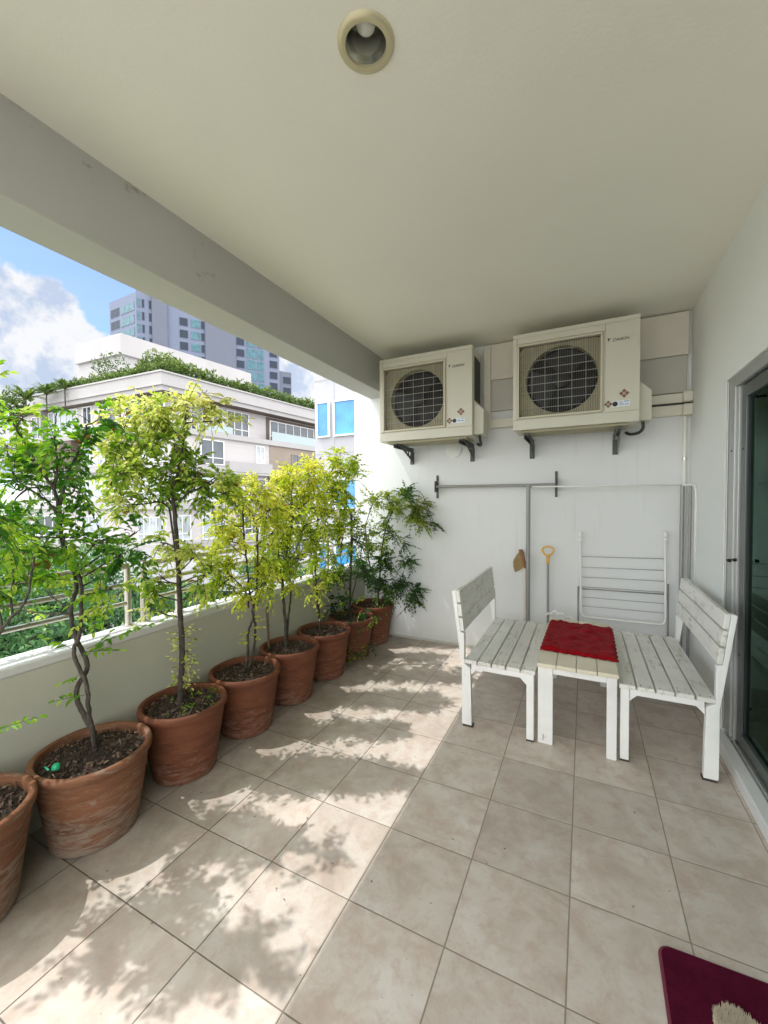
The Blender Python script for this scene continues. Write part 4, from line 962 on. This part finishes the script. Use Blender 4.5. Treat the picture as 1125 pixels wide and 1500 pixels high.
# top storey, right face
window(FR, bl, 2.2, 6.6, 7.85, 10.3, -1.4, 4, M['pane_dark']); window(FR, bl, 7.0, 9.6, 7.85, 10.3, -1.4, 3, M['pane_dark'])
k = MB(); FR.box(k, 11.9, 19.6, -1.39, -1.33, 7.8, 10.4); k.build('balcony_recess', M['soffit'], bl)
window(FR, bl, 12.3, 19.2, 7.8, 10.1, -1.33, 6, M['pane_dark'])
k = MB(); FR.box(k, 11.6, 19.6, -.16, -.12, 7.76, 8.7); k.build('balustrade', M['balglass'], bl)
k = MB(); FR.box(k, 3.2, 6.8, -.16, -.12, 7.76, 8.4); k.build('balustrade', M['balglass'], bl)
# second storey, right face
window(FR, bl, 3.5, 5.9, 4.75, 7.0, -.35, 2, M['pane_dark']); window(FR, bl, 9.6, 10.7, 5.2, 7.0, -.35, 2, M['pane_curtain'], ())
k = MB(); FR.box(k, 11.4, 19.5, -.34, -.29, 2.6, 7.2); k.build('recess_wall', M['stonebrown'], bl)
window(FR, bl, 14.5, 19.2, 4.9, 6.6, -.29, 5, M['pane_dark'], (), fm=M['stonebrown'])
k = MB(); FR.box(k, 6.2, 11.4, -.34, .12, 4.2, 5.2); FR.box(k, 6.1, 11.9, -.34, .3, 3.95, 4.15); k.build('balcony', M['stone'], bl)
# lower storeys, right face
for z in (1.5, -2.0, -5.4):
    window(FR, bl, 1.0, 2.6, z, z+2.2, -.6, 2, M['pane_curtain']); window(FR, bl, 3.7, 5.8, z-.1, z+2.3, -.6, 2, M['pane_curtain']); window(FR, bl, 8.2, 11, z, z+2.2, -.6, 3, M['pane_dark']); window(FR, bl, 13, 17, z, z+2.2, -.6, 4, M['pane_dark'])
# left face
window(FL, bl, .8, 5.8, 8.0, 10.35, -.9, 4, M['pane_teal'], ()); window(FL, bl, 7.0, 9.6, 7.9, 10.35, -.9, 2, M['pane_dark'])
window(FL, bl, 10.6, 12.0, 7.9, 10.4, -.9, 2, M['pane_dark']); window(FL, bl, 12.8, 17.6, 7.9, 10.4, -.9, 5, M['pane_curtain']); window(FL, bl, 18.6, 20.6, 7.9, 10.2, -.9, 2, M['pane_dark'])
k = MB(); FL.box(k, 17.9, 18.3, -.9, -.3, 7.75, 10.5); k.build('pilaster', M['stone'], bl)
for z in (4.75, 1.45, -2.0, -5.4):
    window(FL, bl, .9, 4.0, z, z+2.1, -.6 if z < 4 else -.9, 4, M['pane_curtain']); window(FL, bl, 8.8, 12, z, z+2.1, -.6 if z < 4 else -.9, 3, M['pane_curtain']); window(FL, bl, 15.5, 19.5, z, z+2.1, -.6 if z < 4 else -.9, 3, M['pane_dark'])
k = MB(); FL.box(k, 12.6, 22, -.89, -.05, 4.55, 7.2); k.build('balcony_recess', M['soffit'], bl)
# penthouse
Pn = at(176, 487, 42); PR = Face(Pn, dR, dL); PL = Face(Pn, dL, dR)
k = MB(); a0 = PR.px(310, 533)[0]+6; l0 = PL.px(109, 504)[0]
for (i0, z0, z1) in ((0, 16.75, 18.85), (-.35, 12.0, 16.75)):
    den = PR.n.x*PL.n.y-PR.n.y*PL.n.x; ax = (i0*PL.n.y-i0*PR.n.y)/den; ay = (PR.n.x*i0-PL.n.x*i0)/den
    c0 = Vector((Pn.x+ax, Pn.y+ay, z0)); k.prism([c0, c0+PR.d*a0, c0+PR.d*a0+PL.d*l0, c0+PL.d*l0], (0, 0, z1-z0))
k.build('penthouse', M['stone'], bl)

# plants on that roof
def clump_mesh(mb, c, rx, ry, rz, n, size, t, ax=Vector((1, 0, 0)), ay=Vector((0, 1, 0))):
    for i in range(n):
        v = rv()*(R.random()**.4); p_ = c+ax*v.x*rx+ay*v.y*ry+Vector((0, 0, v.z*rz))
        d_ = (rv()+Vector((0, 0, .5))).normalized(); n_ = rv()
        leaflet(mb, p_, d_, n_, size*R.uniform(.6, 1.3), size*R.uniform(.3, .5), 0, min(1, max(0, t+v.z*.25+R.uniform(-.25, .25))))
def hedge(face, a0, a1, o, z, hgt, label, n, t=.55, size=.35):
    mb = MB(); L = a1-a0; st = int(L/.8)
    for i in range(st+1):
        a = a0+L*i/st; hh = hgt*R.uniform(.7, 1.2)
        clump_mesh(mb, face.pt(a, o, z+hh*.45), .75, .6, hh*.6, n, size, t, face.d, face.n)
    ob = mb.build('roof_hedge', M['leaf_hedge']); return tag(ob, label, 'hedge')
hedge(FR, .8, 24, -.7, 12.05, 1.25, 'long green hedge on the right roof edge of the white block', 150)
hedge(FL, .8, 18, -.7, 12.05, .95, 'low green hedge on the left roof edge of the white block', 120)
mb = MB()
for u, v, rr_ in ((228, 530, 1.1), (245, 535, 1.0), (214, 540, .8), (258, 540, .9)): clump_mesh(mb, at(u, v, 36), rr_, rr_, rr_, 330, .32, .6)
for u, v in ((228, 530), (245, 535)): mb.tube([at(u, v, 36), at(u, v+22, 36)], .06, 5, 1, t=.5)
tag(mb.build('roof_shrub', [M['leaf_hedge'], M['bark']]), 'tall bushy shrub at the roof corner of the white block', 'shrub')
def palm(u, v, d, hgt, label):
    mb = MB(); c = at(u, v, d)
    for i in range(60):
        a = R.uniform(0, 6.28); dd = Vector((math.cos(a), math.sin(a), R.uniform(.6, 2.4))).normalized(); L = hgt*R.uniform(.6, 1.1)
        pts = [c+dd*L*s-Vector((0, 0, .5*L*s*s)) for s in (0, .25, .5, .75, 1)]
        sd_ = dd.cross(Vector((0, 0, 1))).normalized()*.045*L
        vs = []
        for j, p_ in enumerate(pts): w_ = sd_*(1, 1.2, 1, .6, .05)[j]; vs += [p_-w_, p_+w_]
        mb.add(vs, [(2*j, 2*j+1, 2*j+3, 2*j+2) for j in range(4)], 0, R.uniform(.3, .9))
    mb.tube([c, c-Vector((0, 0, 1.6))], .05, 6, 1, t=.5)
    return tag(mb.build('roof_palm', [M['leaf_hedge'], M['bark']]), label, 'palm', 'spiky palms on the roof edge')
palm(38, 585, 38, 2.6, 'spiky roof palm farthest left, above the leafy green potted tree')
palm(68, 578, 38, 2.3, 'spiky roof palm second from the left on the white block')
palm(95, 570, 38, 2.0, 'spiky roof palm just left of the white penthouse')
mb = MB()
for u, v, rr_ in ((10, 600, 1.6), (22, 590, 1.4), (-10, 610, 1.6)): clump_mesh(mb, at(u, v, 37), rr_, rr_, rr_, 260, .4, .5)
tag(mb.build('roof_shrub', [M['leaf_hedge'], M['bark']]), 'loose green shrub at the left end of the white roof', 'shrub')
mb = MB()
for u, v, rr_ in ((168, 532, 1.3), (150, 540, 1.0)): clump_mesh(mb, at(u, v, 39), rr_, rr_, rr_, 150, .3, .3)
tag(mb.build('roof_shrub', [M['leaf_hedge'], M['bark']]), 'thin dark shrub in front of the white penthouse', 'shrub')

# --- grey tower behind
Tn = at(199, 430, 110); tR = (at(425, 545, 131)-Tn); tR.z = 0; tL = (at(160, 440, 116)-Tn); tL.z = 0
TR = Face(Tn, tR, tL); TL = Face(Tn, tL, tR)
tw = bpy.data.objects.new('tower', None); C.objects.link(tw); tag(tw, 'tall blue grey apartment tower with glass strips behind the white block', 'building')
zt = Tn.z; ll = tL.length
def tsec(a0, a1, o, ztop, m, depth=14, name='wall'):
    k = MB(); TR.box(k, a0, a1, o-depth, o, -10, ztop); return k.build(name, m, tw)
aa = lambda u: TR.px(u, 520)[0]
k = MB(); TL.box(k, .01, ll, -12, 0, -10, zt+.5); k.build('wall', M['tower'], tw)
tsec(0, aa(224), -.02, zt+2, M['tower']); tsec(aa(224), aa(246), .8, zt+2, M['towerdk']); tsec(aa(246), aa(301), -.03, zt, M['tower']); tsec(aa(301), aa(345), .6, zt-2, M['towerdk'])
ztr = TR.px(398, 520)[1]
tsec(aa(345), aa(409), -.04, ztr+4, M['tower']); tsec(aa(409), aa(427), -.5, TR.px(425, 545)[1], M['towerdk'])
fl = 3.4
def twin(face, u0, u1, zhi, n, o, mt, name='window', frame=None, hh=2.4):
    a0, a1 = (face.px(u0, 500)[0], face.px(u1, 500)[0])
    if a1 < a0: a0, a1 = a1, a0
    for i in range(n):
        z = zhi-fl*(i+1)
        k = MB(); face.box(k, a0, a1, o-.5, o+.06, z+.3, z+.3+hh); w_ = k.build(name, frame or M['tower'], tw)
        k = MB()
        nn = max(1, int((a1-a0)/1.6)); wd = (a1-a0)/nn
        for j in range(nn): face.box(k, a0+j*wd+.1, a0+(j+1)*wd-.1, o+.02, o+.10, z+.42, z+.18+hh)
        k.build('pane', mt, w_)
zw = TL.px(172, 456)[1]
twin(TL, 163.5, 176, zw+1.6, 6, 0, M['pane_tdark']); twin(TL, 178, 198, zw+1.6, 6, 0, M['pane_teal'])
zq = TR.px(211, 440)[1]+1
twin(TR, 201.5, 207, zq, 9, 0, M['pane_teal']); twin(TR, 208.5, 213, zq, 9, 0, M['pane_tdark']); twin(TR, 218.5, 223.5, zq, 9, 0, M['pane_tdark'])
zq = TR.px(270, 468)[1]+1.2
twin(TR, 263, 276, zq, 8, 0, M['pane_tdark']); twin(TR, 280, 294, zq, 8, 0, M['pane_teal']); twin(TR, 294.5, 300, zq, 8, 0, M['pane_tdark'])
zq = TR.px(352, 496)[1]+1
twin(TR, 346, 358, zq, 7, 0, M['pane_tdark']); twin(TR, 360, 376, zq, 7, 0, M['pane_teal'], hh=3.0); twin(TR, 377, 386, zq, 7, 0, M['pane_teal'], hh=3.0); twin(TR, 394, 406, zq-2, 6, 0, M['pane_tdark'])
twin(TR, 414, 426, TR.px(420, 548)[1], 5, -.46, M['pane_tdark'])

# --- panelled block with blue windows beyond the end wall
o = bpy.data.objects.new('office_building', None); C.objects.link(o); tag(o, 'pale grey panelled building with bright blue windows beside the end wall', 'building')
yk = 14.0; FX = Face(Vector((-10.05, yk, 0)), Vector((1, 0, 0)), Vector((0, 1, 0)))
k = MB(); k.box((-10.05, yk, -10), (8, yk+14, 16)); k.build('wall', M['panel'], o)
k = MB()
for x in (.95, 2.35, 3.75): FX.box(k, x-.015, x+.015, 0, .012, -10, 16)
for z in (6.3, 3.3, .2, -2.8): FX.box(k, 0, 18, 0, .013, z-.015, z+.015)
k.build('panel_joint', M['panelj'], o)
for z0, z1 in ((3.95, 5.38), (1.02, 2.25), (-1.5, -.35), (-4.6, -3.4), (6.9, 8.3)):
    window(FX, o, .16, .78, z0, z1, .02, 1, M['pane_blue'], (), .05); window(FX, o, .98, 2.3, z0, z1, .02, 1, M['pane_blue'], (), .06); window(FX, o, 2.5, 5, z0, z1, .02, 2, M['pane_blue'], (), .06)

# --- low grey roofed house between the trees
hc = at(205, 865, 24)
FH = Face(Vector((hc.x-3.2, hc.y, 0)), Vector((1, .25, 0)), Vector((0, 1, 0)))
ho = bpy.data.objects.new('house', None); C.objects.link(ho); tag(ho, 'low house with a grey roof among the trees below the parapet', 'house')
k = MB(); FH.box(k, 0, 9, -7, 0, -10, -3.6); k.build('wall', M['stone'], ho)
k = MB(); k.prism([FH.pt(-.4, .5, -3.7), FH.pt(-.4, -3.5, -1.9), FH.pt(-.4, -7.5, -3.7)], FH.d*9.8); k.build('roof', M['rooftile'], ho)
window(FH, ho, 4.2, 5.4, -6.0, -4.4, 0, 2, M['pane_dark']); window(FH, ho, 6.6, 8.0, -6.0, -4.4, 0, 2, M['pane_dark'])

# --- trees growing below the parapet
def tree_mesh(sz, n):
    cm = MB(); tm = MB(); tm.tube([(0, 0, -10.2+3), (.1*sz, 0, -2*sz), (0, 0, 0)], [.22, .15, .06], 8)
    for i in range(16):
        v = rv(); c = Vector((v.x*sz*.75, v.y*sz*.75, v.z*sz*.55)); q = sz*R.uniform(.28, .45)
        tm.tube([Vector((0, 0, -sz*.8)), c*.6, c], [.06, .035, .015], 5)
        clump_mesh(cm, c, q, q, q*.8, n//16, .26, .45+.2*v.z)
    return cm, tm
TREES = [(20, 870, 17, 3.2), (110, 850, 20, 3.2), (60, 930, 13, 2.4), (170, 905, 19, 2.4), (-60, 860, 18, 3.4), (0, 960, 11, 1.9), (250, 900, 22, 2.2), (330, 880, 25, 2.4), (-20, 790, 27, 3.6), (130, 935, 12.5, 1.6), (400, 850, 22, 2.0)]
LAB = ['broad green tree below the left railing panel', 'tall green tree filling the view behind the leafy potted tree', 'dense green tree close below the railing, left of the second pot', 'green tree right of the railing post below the parapet', 'green tree at the far left edge beyond the railing', 'low grey green tree at the left edge just under the railing', 'small green tree by the low house', 'green tree behind the yellow potted trees', 'distant green tree at the left foot of the white block', 'small bush like tree close below the railing post', 'green tree at the foot of the panelled building']
for (u, v, dd, sz), lab in zip(TREES, LAB):
    c = at(u, v, dd); cm, tm = tree_mesh(sz, int(2600*min(1, sz/2.6)))
    r = empty('tree', (c.x, c.y, c.z), lab, 'tree', 'trees growing below the balcony')
    tm.build('trunk', M['bark'], r, smooth=True); cm.build('crown', M['leaf_far'], r)

# ================================================================== LIGHT, SKY, CAMERA
KX, KY = .521, .17
sdir = Vector((-KX, -KY, 1)).normalized()
L = bpy.data.lights.new('sun', 'SUN'); L.energy = 2.0; L.angle = rad(.55); L.color = (1, .98, .955)
so = bpy.data.objects.new('sun', L); C.objects.link(so); so.rotation_euler = (-sdir).to_track_quat('-Z', 'Y').to_euler(); so.location = (-8, -2, 14)
wd = bpy.data.worlds.new('World'); scene.world = wd; wd.use_nodes = True; nt = wd.node_tree
bg = nt.nodes['Background']; sk = N(nt, 'ShaderNodeTexSky'); sk.sky_type = 'NISHITA'; sk.sun_disc = False
sk.sun_elevation = math.asin(sdir.z); sk.sun_rotation = math.atan2(sdir.x, sdir.y); sk.air_density = .72; sk.dust_density = .35; sk.ozone_density = 3.0
tc = N(nt, 'ShaderNodeTexCoord'); gv = tc.outputs['Generated']
def dirmask(v, lo, hi):
    dp = N(nt, 'ShaderNodeVectorMath', operation='DOT_PRODUCT'); nt.links.new(gv, dp.inputs[0]); dp.inputs[1].default_value = v.normalized()
    mr = N(nt, 'ShaderNodeMapRange', interpolation_type='SMOOTHSTEP'); mr.inputs['From Min'].default_value = lo; mr.inputs['From Max'].default_value = hi
    nt.links.new(dp.outputs['Value'], mr.inputs['Value']); return mr.outputs[0]
n1 = noise(nt, gv, 12, 9, .6, .35); n2 = noise(nt, coord(nt, 'Generated', (1, 1, 2.6)), 2.6, 8, .6, .6)
m1 = dirmask(ray(20, 560), .972, .996); m2 = dirmask(ray(55, 505), .990, .9985); m3 = dirmask(ray(440, 560), .95, .999)
cs = math_(nt, 'MAXIMUM', math_(nt, 'MAXIMUM', m1, m2), math_(nt, 'MULTIPLY', m3, .9))
cum = ramp(nt, math_(nt, 'ADD', math_(nt, 'MULTIPLY', cs, .55), math_(nt, 'MULTIPLY', n1, .80)), [(.66, (0, 0, 0)), (.74, (.97, .97, .97))])
# bright fill cloud added over the unseen dome, clear gap over the white block
gap = dirmask(ray(90, 440), .55, .93)
cov = math_(nt, 'MULTIPLY', math_(nt, 'SUBTRACT', 1.0, gap), ramp(nt, n2, [(.30, (.35, .35, .35)), (.55, (.95, .95, .95))]))
cir = ramp(nt, n2, [(.46, (0, 0, 0)), (.76, (.30, .30, .30))])
CV, CB = 3.4, 14.0
shade = ramp(nt, noise(nt, gv, 16, 6, .6), [(.38, (.60*CV, .70*CV, .88*CV)), (.54, (CV, CV, CV*1.02))])
c0 = mix(nt, 1.0, sk.outputs['Color'], (1, 1, 1), 'MULTIPLY')
c1 = mix(nt, cir, c0, (CV*.80, CV*.86, CV*.93)); c2 = mix(nt, cum, c1, shade); c2 = mix(nt, cov, c2, (CB, CB*.99, CB*.97))
nt.links.new(c2, bg.inputs['Color']); bg.inputs['Strength'].default_value = .15

cam = bpy.data.cameras.new('camera'); co_ = bpy.data.objects.new('camera', cam); C.objects.link(co_)
mw = Matrix((( rt2.x, up2.x, -fw.x, O.x), (rt2.y, up2.y, -fw.y, O.y), (rt2.z, up2.z, -fw.z, O.z), (0, 0, 0, 1)))
co_.matrix_world = mw; cam.sensor_fit = 'VERTICAL'; cam.sensor_height = 24; cam.lens = F/1500*24; cam.clip_start = .02; cam.clip_end = 3000
scene.camera = co_
scene.view_settings.view_transform = 'Standard'; scene.view_settings.look = 'None'; scene.view_settings.exposure = .92; scene.view_settings.gamma = 1
cy = scene.cycles; cy.max_bounces = 10; cy.diffuse_bounces = 7; cy.glossy_bounces = 4; cy.transmission_bounces = 6; cy.transparent_max_bounces = 8
cy.use_denoising = True; cy.sample_clamp_indirect = 8
